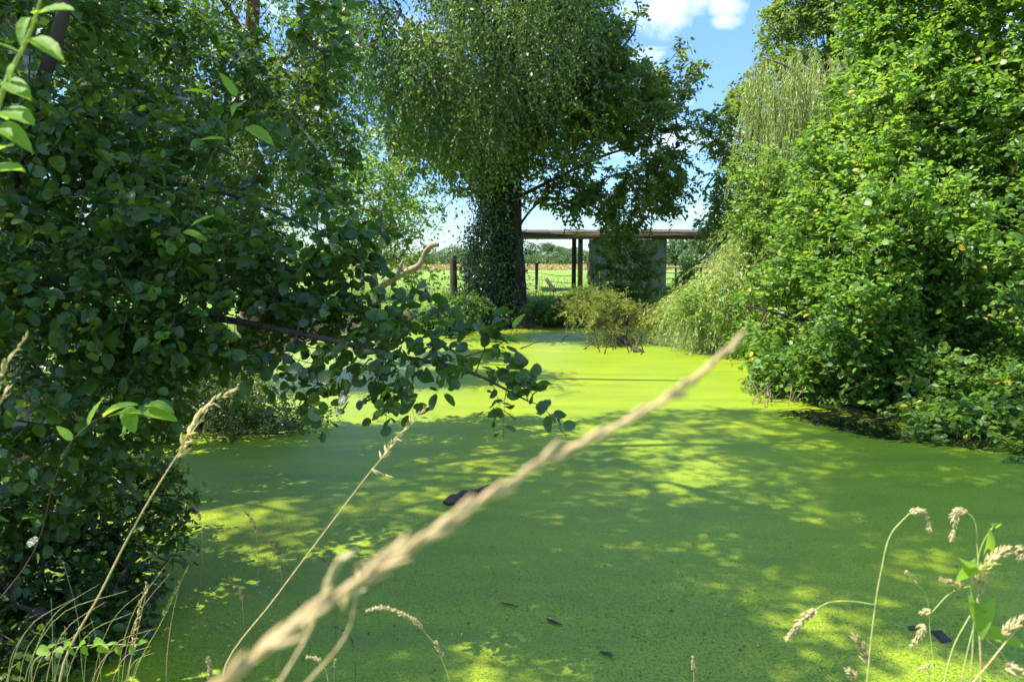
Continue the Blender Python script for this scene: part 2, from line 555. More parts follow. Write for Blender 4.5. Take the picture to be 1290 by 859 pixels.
def tmpl_mid(wd=0.7, fold=0.09, bend=0.12):
    v = np.array([[0, 0, 0], [0.30, -wd * .44, fold], [0.72, -wd * .40, fold - bend * .3], [1, 0, -bend],
                  [0.72, wd * .40, fold - bend * .3], [0.30, wd * .44, fold], [0.5, 0, -0.01]])
    return v, np.array([[0, 1, 6], [1, 2, 6], [2, 3, 6], [3, 4, 6], [4, 5, 6], [5, 0, 6]])


def tmpl_high(wd=0.8, fold=0.08, bend=0.16, seed=0, tip=1.0, wave=0.02, heart=0.0):
    r = np.random.default_rng(seed)
    xs = np.array([0.06, 0.20, 0.38, 0.58, 0.76, 0.90])
    ws = np.array([0.26, 0.40, 0.48, 0.47, 0.36, 0.18]) * wd
    if tip < 1:
        ws[-1] *= 1.3
    mid = [[0, 0, 0]] + [[x, 0, -bend * x * x] for x in (0.22, 0.45, 0.68, 0.85)] + [[tip, 0, -bend]]
    Lf, Rt = [], []
    for k, (x, w_) in enumerate(zip(xs, ws)):
        z = fold * w_ / wd * 2 - bend * x * x
        xx = x - (heart if k == 0 else 0)
        Lf.append([xx, -w_ * (1 + r.uniform(-.05, .05)), z + r.uniform(-wave, wave)])
        Rt.append([xx, w_ * (1 + r.uniform(-.05, .05)), z + r.uniform(-wave, wave)])
    v = np.array(mid + Lf + Rt)
    f = []
    for off, flip in ((6, False), (12, True)):
        e = [off + k for k in range(6)]
        tri = [(0, e[0], 1), (e[0], e[1], 1), (e[1], e[2], 2), (1, e[1], 2), (e[2], e[3], 3), (2, e[2], 3), (e[3], e[4], 4), (3, e[3], 4), (e[4], e[5], 5), (4, e[4], 5)]
        for a, b, c in tri:
            f.append((a, c, b) if flip else (a, b, c))
    return v, np.array(f)


def tmpl_fine(wd=0.7, fold=0.08, bend=0.15, tipw=0.0, heart=0.0, seed=0, n=7, ribs=0.008, peak=0.45, twist=0.0):
    r = np.random.default_rng(seed)
    t = np.linspace(0, 1, n + 1)
    w_ = (np.sin(np.pi * t ** (0.7 / (1.0 if peak > .4 else .8)))) ** 0.75 * wd / 2
    if heart:
        w_ = wd / 2 * (1 - t) ** 0.75 * (1 + .25 * np.sin(np.pi * t))
    w_[-1] = tipw
    w_ = w_ * (1 + r.uniform(-.04, .04, n + 1))
    vs = []
    for k in range(n + 1):
        for v_ in (-1, -.5, 0, .5, 1):
            x = t[k] - heart * abs(v_) ** 1.5 * (1 - t[k]) ** 3
            z = fold * abs(v_) * w_[k] / (wd / 2) - bend * t[k] ** 2 + ribs * (1 if k % 2 else -1) * (abs(v_) > .2) + twist * v_ * t[k]
            vs.append([x, v_ * w_[k], z])
    f = []
    for k in range(n):
        for c_ in range(4):
            a = k * 5 + c_
            f += [(a, a + 5, a + 6), (a, a + 6, a + 1)]
    return np.array(vs), np.array(f)


T_FINE = [tmpl_fine(.78, .07, .12, .03, 0, 1), tmpl_fine(.86, .14, .28, .04, 0, 2, twist=.05), tmpl_fine(.70, .05, -.08, .02, 0, 3, twist=-.06), tmpl_fine(.8, .16, .18, .05, 0, 4, peak=.3), tmpl_fine(.74, .02, .35, .03, 0, 5, twist=.1)]
T_SHOOT = [tmpl_fine(.58, .08, .15, 0, 0, 11, 9, .006), tmpl_fine(.52, .12, .28, 0, 0, 12, 9, .006, twist=.04), tmpl_fine(.64, .05, .06, 0, 0, 13, 9, .006, twist=-.05)]
T_LOW = [tmpl_low(0.62), tmpl_low(0.75, 0.05)]
T_MID = [tmpl_mid(0.75), tmpl_mid(0.62, 0.12, 0.05), tmpl_mid(0.85, 0.05, 0.2)]
T_OAK = [tmpl_mid(0.6), tmpl_mid(0.5, 0.02, 0.2), tmpl_mid(0.66, 0.14, 0.05)]
T_NARROW = [tmpl_low(0.26, 0.03), tmpl_low(0.2, 0.02)]
T_HIGH = [tmpl_high(0.80, 0.08, 0.16, 1, 0.97), tmpl_high(0.86, 0.16, 0.32, 2, 0.96, .04), tmpl_high(0.70, 0.03, 0.05, 3), tmpl_high(0.80, 0.18, -0.12, 4, 0.97, .05)]


def frames(ax, nm):
    X = nrm(ax)
    Z = nrm(nm - X * np.sum(nm * X, 1, keepdims=True))
    Y = np.cross(Z, X)
    return X, Y, Z


def leaves_mesh(pos, X, Y, Z, size, templates):
    vs, fs, off = [], [], 0
    pick = rng.integers(0, len(templates), len(pos))
    for k, (tv, tf) in enumerate(templates):
        m = pick == k
        n = int(m.sum())
        if not n:
            continue
        a = size[m][:, None, None]
        v = pos[m][:, None, :] + a * (tv[None, :, 0:1] * X[m][:, None] + tv[None, :, 1:2] * Y[m][:, None] + tv[None, :, 2:3] * Z[m][:, None])
        f = tf[None] + (np.arange(n) * len(tv))[:, None, None] + off
        vs.append(v.reshape(-1, 3))
        fs.append(f.reshape(-1, 3))
        off += n * len(tv)
    return np.concatenate(vs), np.concatenate(fs)


def segs_mesh(a, b, ra, rb, n=4):
    """tapered prisms a->b"""
    t = nrm(b - a)
    ref = np.where(np.abs(t[:, 2:3]) < 0.9, np.array([[0, 0, 1.0]]), np.array([[1.0, 0, 0]]))
    u = nrm(np.cross(t, ref))
    w_ = np.cross(t, u)
    ang = np.arange(n) * 2 * np.pi / n
    ring = np.cos(ang)[None, :, None] * u[:, None] + np.sin(ang)[None, :, None] * w_[:, None]
    va = a[:, None] + ring * ra[:, None, None]
    vb = b[:, None] + ring * rb[:, None, None]
    v = np.concatenate([va, vb], 1).reshape(-1, 3)
    i = np.arange(n)
    j = (i + 1) % n
    q = np.stack([i, j, j + n, i + n], 1)
    q = q[None] + (np.arange(len(a)) * 2 * n)[:, None, None]
    return v, q.reshape(-1, 4)


def blobs_points(blobs, n, shell=0.35, clump=0.0, freq=1.0, seed=0):
    """blobs in photo pixels at depth y: (px,py,y,rx,ry,rd); points in the union, biased to the outside"""
    vol = np.array([b[3] * b[4] * b[5] * b[2] ** 2 for b in blobs], float)
    vol = vol ** 0.75
    vol = vol / vol.sum()
    out = []
    for b, s in zip(blobs, vol):
        k = max(3, int(n * s * (1.6 if clump else 1)))
        c = P(b[0], b[1], b[2])
        sc_ = np.array([b[3] * b[2] / FPX, b[5], b[4] * b[2] / FPX])
        r = rng.uniform(0, 1, (k, 1)) ** (1 / 3)
        r = shell + (1 - shell) * r
        p = c + rand_unit(k) * r * sc_
        out.append(p)
    p = np.concatenate(out)
    if clump:
        w_ = noise3(p, freq, seed)
        p = p[w_ > np.quantile(w_, clump)]
    return p


def grow(init, tips, step=0.4, r0=0.004, pw=2.4, sag=0.1, up=0.35):
    """init: list of (points, radii) polylines, each later one attaches itself to what exists.
    returns nodes, parent, radius, tip directions"""
    pos, par, fixed = [], [], []
    for k, (pts, rad) in enumerate(init):
        if k:
            A = np.array(pos)
            j = int(np.argmin(np.sum((A - pts[0]) ** 2, 1)))
        else:
            j = -1
        for p, r in zip(pts, rad):
            pos.append(np.array(p)); par.append(j); fixed.append(r)
            j = len(pos) - 1
    cap = len(pos) + int(len(tips) * 14) + 10
    A = np.zeros((cap, 3)); A[:len(pos)] = pos
    n = len(pos)
    parr = par[:]
    fx = fixed[:]
    d0 = np.min(np.linalg.norm(tips[:, None] - A[None, :n], axis=2), axis=1) if len(tips) * n < 4e6 else np.linalg.norm(tips - A[n // 2], axis=1)
    order = np.argsort(d0)
    dirs = np.zeros((len(tips), 3))
    for i in order:
        t = tips[i]
        dv = t - A[:n]
        d = np.sqrt(np.sum(dv * dv, 1)) - up * np.clip(dv[:, 2], -1.5, 1.5)
        j = int(np.argmin(d))
        a = A[j].copy()
        vec = t - a
        ln = np.linalg.norm(vec)
        m = min(12, max(1, int(ln / step)))
        side = rng.normal(size=3) * ln * 0.07
        for s in range(1, m + 1):
            f = s / m
            p = a + vec * f + np.array([0, 0, 1]) * sag * ln * math.sin(math.pi * f) + side * math.sin(math.pi * f)
            A[n] = p; parr.append(j); fx.append(0.0); j = n; n += 1
        dirs[i] = nrm((A[n - 1] - A[parr[n - 1]])[None])[0]
    A = A[:n]
    par = np.array(parr)
    acc = np.zeros(n)
    has = np.zeros(n, bool)
    has[par[par >= 0]] = True
    acc[~has] = r0 ** pw
    for k in range(n - 1, -1, -1):
        if acc[k] == 0:
            acc[k] = r0 ** pw
        if par[k] >= 0:
            acc[par[k]] += acc[k] if par[k] < k else 0
    rad = acc ** (1 / pw)
    fxa = np.array(fx)
    rad = np.where(fxa > 0, fxa, rad)
    return A, par, rad, dirs, n, len(fixed)


def branch_mesh(A, par, rad, start, n=5, maxr=None):
    idx = np.arange(start, len(A))
    idx = idx[par[idx] >= 0]
    pa = par[idx]
    rb = rad[idx]
    ra = np.minimum(rad[pa], rb * 1.35)
    if maxr:
        ra, rb = np.minimum(ra, maxr), np.minimum(rb, maxr)
    return segs_mesh(A[pa], A[idx], ra, rb, n)


def spray(tips, dirs, K, Ln, NL, size, droop=0.3, out=0.6, nup=0.8, rnd=0.9, updown=0.0, along=0.5, jit=0.02, nrand=0.6):
    """K leafy twigs at each tip with NL leaves each"""
    T = np.repeat(tips, K, 0)
    D = np.repeat(dirs, K, 0)
    n = len(T)
    d = nrm(D * out + rand_unit(n) * rnd + np.array([0, 0, updown]))
    ln = Ln * rng.uniform(0.55, 1.25, (n, 1))
    t = (np.arange(NL) + 0.5) / NL
    t = np.clip(t[None, :] + rng.uniform(-.4, .4, (n, NL)) / NL, 0.04, 1.0)
    g = np.array([0, 0, -1.0])
    pos = T[:, None] + d[:, None] * (ln[:, :, None] * t[:, :, None]) + g * (droop * ln[:, :, None] * t[:, :, None] ** 2)
    tang = nrm(d[:, None] + g * (2 * droop * t[:, :, None]))
    side = nrm(np.cross(tang, np.array([0, 0, 1.0]) + rng.normal(size=(n, 1, 3)) * 0.25))
    sg = np.where(np.arange(NL) % 2 == 0, 1.0, -1.0)[None, :, None]
    ax = nrm(tang * along + side * sg * 0.8 + rng.normal(size=(n, NL, 3)) * 0.35 + g * droop * 0.5)
    nm = np.array([0, 0, nup]) + rng.normal(size=(n, NL, 3)) * nrand
    pos = pos + rng.normal(size=pos.shape) * jit
    pos, ax, nm = pos.reshape(-1, 3), ax.reshape(-1, 3), nm.reshape(-1, 3)
    X, Y, Z = frames(ax, nm)
    sz = size * np.clip(rng.normal(0.92, 0.24, len(pos)), .35, 1.5)
    # twig segments (3 pieces each)
    tt = np.linspace(0, 1, 4)
    tp = T[:, None] + d[:, None] * (ln[:, :, None] * tt[None, :, None]) + g * (droop * ln[:, :, None] * tt[None, :, None] ** 2)
    a = tp[:, :-1].reshape(-1, 3)
    b = tp[:, 1:].reshape(-1, 3)
    return pos, X, Y, Z, sz, a, b


def sin_mesh(mb, nodes, start, A=None):
    pass


def tree(name, label, cat, base, trunks, blobs, ntips, leaf, size, K=3, Ln=0.5, NL=8, tmpl=T_MID, bark='bark', group=None,
         shell=0.3, clump=0.12, freq=1.3, droop=0.3, out=0.6, nup=0.8, rnd=0.9, updown=0.0, along=0.5, step=0.4, r0=0.006,
         twigs=True, twigr=0.0025, sides=10, extra_tips=None, keep=None, sag=0.1, up=0.35, seed=0, parts300=False, branch_sides=5, maxr=None, rough=0.06):
    r = root(name, label, cat, base, group)
    init = []
    for k, (pts, r1, r2) in enumerate(trunks):
        ps = spline(pts, max(6, len(pts) * 5))
        tt = np.linspace(0, 1, len(ps))
        rr = r1 + (r2 - r1) * tt
        if k == 0:
            rr = rr * (1 + 0.5 * np.exp(-tt * 14))
        init.append((ps, rr))
    mb = MB()
    for k, (ps, rr) in enumerate(init):
        if k == 0:
            mb.tube(ps, rr, sides, rough=rough)
            mb.build('trunk', M[bark], r, smooth=True)
        else:
            MB().tube(ps, rr, max(6, sides - 2), rough=rough).build('limb', M[bark], r, smooth=True)
    tips = blobs_points(blobs, ntips, shell, clump, freq, seed) if blobs else np.zeros((0, 3))
    if extra_tips is not None:
        tips = np.concatenate([tips, extra_tips])
    if keep is not None:
        tips = tips[keep(tips)]
    A, par, rad, dirs, n, n0 = grow(init, tips, step, r0, sag=sag, up=up)
    if n > n0:
        v, q = branch_mesh(A, par, rad, n0, branch_sides, maxr)
        o = add('branches', v, q, M['twig' if bark in ('bark', 'twig') else bark], r, True, kind='stuff')
    pos, X, Y, Z, sz, a, b = spray(tips, dirs, K, Ln, NL, size, droop, out, nup, rnd, updown, along)
    if twigs:
        v, q = segs_mesh(a, b, np.full(len(a), twigr), np.full(len(a), twigr * .7), 3)
        add('twigs', v, q, M['greentwig' if leaf in ('willow', 'fallen') else 'twig'], r, kind='stuff')
    if parts300:
        sx, sy, dep = project(pos)
        vis = (sx > 5) & (sx < 1285) & (sy > 5) & (sy < 850)
        score = np.where(vis, sz / dep, 0)
        idx = np.argsort(-score)[:295]
        meshes = [to_mesh('leaf', tv, tf, M[leaf], True) for tv, tf in T_FINE]
        for i in idx:
            o = bpy.data.objects.new('leaf', meshes[int(i) % len(meshes)])
            COL.objects.link(o)
            o.parent = r
            mt = Matrix([list(X[i] * sz[i]), list(Y[i] * sz[i]), list(Z[i] * sz[i])]).transposed().to_4x4()
            mt.translation = Vector(pos[i] - np.array(base))
            o.matrix_local = mt
        m = np.ones(len(pos), bool)
        m[idx] = False
        pos, X, Y, Z, sz = pos[m], X[m], Y[m], Z[m], sz[m]
    v, f = leaves_mesh(pos, X, Y, Z, sz, tmpl)
    add('foliage', v, f, M[leaf], r, kind='stuff')
    return r


# ------------------------------------------------------------------ ground and water
POND = np.array([(-1.9, 3.2), (-3.3, 4.6), (-4.9, 6.5), (-5.5, 9), (-4.9, 11.6), (-4.5, 13.5), (-5.0, 16), (-5.6, 19), (-4.6, 22.0),
                 (-2, 23.0), (1.5, 23.1), (4, 23.6), (8, 24.5), (9.5, 22), (7.4, 18), (5.4, 15.5), (4.7, 13.6), (5.4, 12.0),
                 (6.8, 10.5), (9, 9.0), (11, 6), (9, 3.4), (4, 2.7), (0.5, 2.7)])


def pond_sd(x, y):
    """signed distance, positive outside"""
    p = np.stack([x, y], -1)
    d = np.full(x.shape, 1e9)
    inside = np.zeros(x.shape, bool)
    n = len(POND)
    for i in range(n):
        a, b = POND[i], POND[(i + 1) % n]
        ab = b - a
        t = np.clip(((p - a) @ ab) / (ab @ ab), 0, 1)
        d = np.minimum(d, np.linalg.norm(p - a - t[..., None] * ab, axis=-1))
        c = ((a[1] > y) != (b[1] > y)) & (x < (b[0] - a[0]) * (y - a[1]) / (b[1] - a[1] + 1e-12) + a[0])
        inside ^= c
    return np.where(inside, -d, d)


def hgt(x, y):
    x, y = np.asarray(x, float), np.asarray(y, float)
    d = pond_sd(x, y) + 0.18 * np.sin(x * 2.3 + y * 1.1) + 0.10 * np.sin(x * 5.1 - y * 4.3)
    t = np.clip(d / 1.1, 0, 1)
    s = t * t * (3 - 2 * t)
    base = np.where(y < 3, 0.62, 0.62 + np.clip((y - 3) / 20, 0, 1) * 0.18)
    z = s * base + np.clip(d, -1.2, 0) * 0.7 - 0.03
    far = np.clip((np.abs(d) - 2) / 20, 0, 1)
    return z + s * (0.05 * np.sin(x * 0.9 + 1.3) * np.cos(y * 0.7) + 0.02 * np.sin(x * 3.7) * np.sin(y * 3.1)) * (1 - 0.4 * far)


xs = np.concatenate([-np.geomspace(900, 17, 34), np.linspace(-16, 16, 150), np.geomspace(17, 900, 34)])
ys = np.concatenate([-np.geomspace(400, 5, 20), np.linspace(-4, 30, 170), np.geomspace(31, 1500, 60)])
gx, gy = np.meshgrid(xs, ys)
gz = hgt(gx, gy)
V = np.stack([gx, gy, gz], -1).reshape(-1, 3)
nx, ny = len(xs), len(ys)
ii = (np.arange(ny - 1)[:, None] * nx + np.arange(nx - 1)[None]).ravel()
Q = np.stack([ii, ii + 1, ii + nx + 1, ii + nx], 1)
tag(add('ground', V, Q, M['ground'], smooth=True), kind='structure')


def sheet(name, mat, z, inset, step):
    x = np.arange(-7, 13, step)
    y = np.arange(2, 26, step)
    a, b = np.meshgrid(x, y)
    d = pond_sd(a, b)
    V = np.stack([a, b, np.full(a.shape, z)], -1).reshape(-1, 3)
    nx, ny = len(x), len(y)
    ii = (np.arange(ny - 1)[:, None] * nx + np.arange(nx - 1)[None]).ravel()
    Q = np.stack([ii, ii + 1, ii + nx + 1, ii + nx], 1)
    dd = d.ravel()
    Q = Q[dd[Q].min(1) < inset]
    used = np.unique(Q)
    mp_ = -np.ones(len(V), int)
    mp_[used] = np.arange(len(used))
    return V[used], mp_[Q]


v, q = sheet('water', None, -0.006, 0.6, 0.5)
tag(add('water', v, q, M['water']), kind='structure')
v, q = sheet('duckweed', None, 0.0, 0.6, 0.15)
dk = add('duckweed', v, q, M['duckweed'])
tag(dk, 'bright lime green duckweed carpet covering the pond', 'duckweed', kind='stuff')
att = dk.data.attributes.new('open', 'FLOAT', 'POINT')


def seg_d(v, pts):
    d = np.full(len(v), 1e9)
    for a, b in zip(pts[:-1], pts[1:]):
        a, b = np.array(a), np.array(b)
        ab = b - a
        t = np.clip(((v[:, :2] - a) @ ab) / (ab @ ab), 0, 1)
        d = np.minimum(d, np.linalg.norm(v[:, :2] - a - t[:, None] * ab, axis=1))
    return d


g = lambda px, py: tuple(G(px, py)[:2])
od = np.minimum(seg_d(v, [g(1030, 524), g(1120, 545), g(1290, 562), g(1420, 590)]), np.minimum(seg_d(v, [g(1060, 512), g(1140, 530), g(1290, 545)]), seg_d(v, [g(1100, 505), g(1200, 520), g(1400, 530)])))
op = np.clip((1.0 - od / 0.85) * 1.6, 0, 1) * 0.56  # shade under the sallow, built partly as dark gaps in the duckweed
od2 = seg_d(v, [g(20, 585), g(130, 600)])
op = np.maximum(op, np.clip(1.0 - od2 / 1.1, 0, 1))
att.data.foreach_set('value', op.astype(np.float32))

# ------------------------------------------------------------------ far field, hedge and trees
def tufts(name, label, x0, x1, y0, y1, n, h, wd, mat, cond=None, cat='grass', lean=0.35, patch=0.0):
    # uniform in screen density rather than area
    y = 1 / rng.uniform(1 / y1, 1 / y0, n)
    x = rng.uniform(-0.75, 0.75, n) * y if x0 is None else rng.uniform(x0, x1, n)
    if cond is not None:
        k = cond(x, y)
        x, y = x[k], y[k]
    if patch:
        nn = noise3(np.stack([x, y, 0 * x], 1), 0.8, 5)
        k = nn > rng.normal(size=len(x)) * 0.5 + patch - 1
        x, y = x[k], y[k]
    z = hgt(x, y)
    n = len(x)
    p = np.stack([x, y, z - 0.02], 1)
    d = np.stack([rng.normal(size=n) * lean, rng.normal(size=n) * lean, np.ones(n)], 1)
    hh = h * rng.uniform(0.5, 1.3, n)[:, None]
    top = p + d * hh
    midp = p + d * hh * 0.55 - np.array([0, 0, 0]) + rng.normal(size=(n, 3)) * 0.03 * hh
    top[:, 2] -= 0.15 * hh[:, 0] * np.linalg.norm(d[:, :2], axis=1)
    sd = rand_unit(n) * [1, 1, 0]
    sd = nrm(sd) * wd / 2
    V = np.stack([p - sd, p + sd, midp + sd * .8, midp - sd * .8, top], 1).reshape(-1, 3)
    b = (np.arange(n) * 5)[:, None]
    F = np.concatenate([b + [0, 1, 2], b + [0, 2, 3], b + [3, 2, 4]], 0)
    o = add(name, V, F, M[mat])
    tag(o, label, cat, kind='stuff')
    return o


tufts('meadow_grass', 'short green meadow grass between the pond and the dry field', None, None, 23.5, 62, 26000, 0.16, 0.03, 'grass',
      cond=lambda x, y: (pond_sd(x, y) > 0.7))
tufts('dry_meadow_grass', 'straw coloured tall grass in front of the far hedge', None, None, 85, 155, 22000, 0.35, 0.12, 'drygrass', lean=.6)

# hedge as one mass
def leaf_mass(name, label, blobs, n, size, mat, tm=T_LOW, cat='hedge', shell=0.75, kind='stuff', par=None):
    p = blobs_points(blobs, n, shell, 0.0)
    k = len(p)
    X, Y, Z = frames(rng.normal(size=(k, 3)), rng.normal(size=(k, 3)) + [0, 0, 0.7])
    v, f = leaves_mesh(p, X, Y, Z, size * rng.uniform(0.5, 1.3, k), tm)
    o = add(name, v, f, M[mat], par)
    if par is None:
        tag(o, label, cat, kind=kind)
    else:
        o['kind'] = 'stuff'
    return o


hb = []
for px in range(380, 980, 9):
    top = 319 + 3 * math.sin(px * 0.05) + 2 * math.sin(px * 0.21) + random.uniform(-2, 2)
    hb.append((px, (top + 336) / 2, 160, 12, (336 - top) / 2 + 1, 3.0))
leaf_mass('hedge', 'long green hedge along the far edge of the dry field', hb, 30000, 0.42, 'hedge')
# distinguishable far trees above the hedge
far = [(470, 322, 190, 34, 20), (545, 325, 185, 22, 12), (578, 322, 180, 20, 14), (668, 318, 190, 16, 15), (722, 322, 200, 18, 11), (706, 318, 190, 12, 9),
       (690, 313, 205, 16, 9), (850, 314, 120, 18, 17), (882, 310, 120, 22, 19), (915, 312, 125, 24, 18), (868, 324, 90, 13, 10), (420, 318, 170, 26, 22)]
fl = ['low rounded far tree behind the dead pale limb on the left', 'far tree between the pale limb and the thick fence post', 'far tree just right of the thick fence post',
      'far tree seen beside the ivy trunk under the shed roof', 'rounded far tree next to the shed post in the open bay', 'small far tree in the middle of the open bay',
      'flat topped far tree rising highest in the open bay', 'dark far tree touching the right edge of the grey shed wall', 'dark far tree above the green gate',
      'far dark tree partly behind the weeping willow', 'round bright bush in front of the dark far wood above the gate', 'far tree glimpsed through the left alder leaves']
for (px, py, y, rx, ry), lb in zip(far, fl):
    bx = P(px, 335, y)
    r = root('distant_tree', lb, 'tree', (bx[0], y, 0.8), 'distant trees beyond the field')
    MB().tube([[bx[0], y, 0.5], [bx[0] + .2, y, 2], P(px, py, y)], [0.35, 0.25, 0.1], 6).build('trunk', M['bark'], r)
    bl = [(px + random.uniform(-.5, .5) * rx, py + random.uniform(-.4, .5) * ry, y + random.uniform(-1, 1), rx * random.uniform(.4, .65), ry * random.uniform(.45, .65), 1.5) for _ in range(9)]
    bl += [(px + random.uniform(-.7, .7) * rx, 329, y, rx * .4, 7, 1.2) for _ in range(3)]
    leaf_mass('crown', None, bl, 2600, 0.45, 'hedge', par=r)

# ------------------------------------------------------------------ shed
SY = 32.0
GZ = 0.8
sx = lambda px, y=SY: P(px, 330, y)[0]
shed = root('shed', 'open sided farm shed with flat brown roof and grey sheet wall behind the oak', 'shed', (sx(760), SY, GZ))
zr = P(700, 296, SY)[2]
x0, x1 = sx(640), sx(985)
for k in range(int((x1 - x0) / 0.9)):
    xa = x0 + k * 0.9
    mb = MB()
    n = 12
    u = np.linspace(0, 0.93, n * 2 + 1)
    prof = zr + 0.10 + 0.018 * np.cos(np.arange(n * 2 + 1) * math.pi) + (0.006 if k % 2 else 0) + rng.uniform(-.01, .01)
    vv = []
    for yy, dz in ((SY - 0.35, 0), (SY + 3.6, 0.25)):
        for t in (0, -0.012):
            vv.append(np.stack([xa + u, np.full(len(u), yy), prof + dz + t], 1))
    vv = np.concatenate(vv)
    m = len(u)
    i = np.arange(m - 1)
    qs = [np.stack([i, i + 1, 2 * m + i + 1, 2 * m + i], 1), np.stack([m + i + 1, m + i, 3 * m + i, 3 * m + i + 1], 1),
          np.stack([m + i, m + i + 1, i + 1, i], 1)]
    add('roof_sheet', vv, np.concatenate(qs), M['roof'], shed)
MB().box(((x0 + x1) / 2, SY - 0.15, zr - 0.06), (x1 - x0, 0.10, 0.26)).build('eaves_beam', M['beam'], shed)
MB().box(((x0 + x1) / 2, SY + 3.3, zr + 0.14), (x1 - x0, 0.10, 0.2)).build('eaves_beam', M['beam'], shed)
for px in (648, 731, 841, 932):
    for dy in (0, 3.3):
        if px == 841 and dy == 0:
            continue
        x = sx(px)
        MB().box((x, SY - 0.02 + dy, (GZ + zr) / 2 - 0.03), (0.2 if px == 731 else 0.15, 0.15, zr - GZ + 0.14)).build('post', M['post'], shed)
xa, xb = sx(742), sx(839)
npan = 7
wp = (xb - xa) / npan
for k in range(npan):
    n = 8
    u = np.linspace(0.006, wp - 0.006, n)
    yy = SY + 0.08 + 0.012 * np.cos(np.arange(n) * math.pi) + rng.uniform(-.006, .006)
    zt, zb = zr - 0.19, GZ + 0.02 + rng.uniform(0, .04)
    f_ = np.concatenate([np.stack([xa + k * wp + u, yy, np.full(n, zb)], 1), np.stack([xa + k * wp + u, yy, np.full(n, zt)], 1),
                         np.stack([xa + k * wp + u, yy + .02, np.full(n, zb)], 1), np.stack([xa + k * wp + u, yy + .02, np.full(n, zt)], 1)])
    i = np.arange(n - 1)
    add('wall_panel', f_, np.concatenate([np.stack([i, i + 1, n + i + 1, n + i], 1), np.stack([2 * n + i + 1, 2 * n + i, 3 * n + i, 3 * n + i + 1], 1)]), M['panel'], shed)
# side of the closed bay, running back
MB().box((xb + 0.02, SY + 1.7, (GZ + zr) / 2), (0.04, 3.2, zr - GZ - 0.1)).build('side_wall', M['panel'], shed)
# leaning plank of old timber by the wall corner
p0, p1 = P(744, 358, SY - .2), P(740, 322, SY - .2)
tag(MB().tube(spline([p0, (p0 + p1) / 2 + [.05, 0, 0], p1], 8), [0.16, .15, .16, .14, .13, .13, .1, .06], 8, rough=.2).build('tree_stump', M['post'], None), 'dark brown snag standing against the left end of the grey shed wall', 'stump')

# ------------------------------------------------------------------ fence, gate, stub
fence = root('wire_fence', 'old wire fence with rough wooden posts across the meadow behind the pond', 'fence', (sx(570, 23.9), 23.9, GZ))
posts = [(455, 27.5, 325, 0.09), (570, 24.0, 322, 0.115), (675, 34, 331, 0.075), (612, 29, 328, 0.08)]
tops = []
for px, y, ty, rr in posts:
    a = P(px, 350, y)
    a[2] = hgt(a[0], a[1]) - 0.3
    b = P(px + 1, ty, y)
    pts = spline([a, (a + b) / 2 + [0.02, 0, 0], b], 9)
    MB().tube(pts, rr * np.array([1.1, 1.05, 1, 1, 1.02, .97, 1, .95, .9]), 9, rough=.10).build('post', M['post'], fence, smooth=False)
    tops.append(b)
seq = [P(330, 325, 31), tops[0], tops[1], tops[3], tops[2], P(729, 335, 32.3)]
for dz in (-0.45, -0.75, -1.05):
    for a, b in zip(seq[:-1], seq[1:]):
        za = min(a[2], 2.35) + dz
        zb_ = min(b[2], 2.35) + dz
        A_ = np.array([a[0], a[1] - .1, za]); B_ = np.array([b[0], b[1] - .1, zb_])
        MB().tube(spline([A_, (A_ + B_) / 2 - [0, 0, .05], B_], 7), 0.012, 5).build('wire', M['wire'], fence)
a, b = P(699, 368, 31), P(688, 351, 31.2)
stub = MB().tube(spline([a, (a + b) / 2, b], 6), [.09, .085, .09, .08, .08, .07], 8, rough=.12).build('leaning_post', M['post'])
tag(stub, 'short broken post stub leaning left in the meadow by the open shed bay', 'post')
gate = root('field_gate', 'dark green tubular metal gate right of the grey shed wall', 'gate', (sx(852, 31), 31, GZ))
gx0, gx1 = sx(838, 31), sx(925, 31)
for py in (337.5, 344, 351, 358):
    z = P(850, py, 31)[2]
    MB().tube([[gx0, 31, z], [(gx0 + gx1) / 2, 31, z], [gx1, 31, z]], 0.024, 6).build('rail', M['gate'], gate)
for px in (852, 884, 918):
    x = sx(px, 31)
    MB().tube([[x, 31.03, 0.75], [x, 31.03, 1.3], [x, 31.03, P(0, 336.5, 31)[2]]], 0.045, 8).build('upright', M['gate'], gate)
# pale log lying in the meadow
a, b = P(513, 372, 22.6), P(532, 373, 22.3)
a[2] = hgt(a[0], a[1]) + .09
b[2] = hgt(b[0], b[1]) + .09
tag(MB().tube(spline([a, (a + b) / 2, b], 7), 0.11, 9, rough=.12).build('sawn_log', M['barkpale']), 'pale sawn log lying on the meadow grass left of the thick post', 'log')

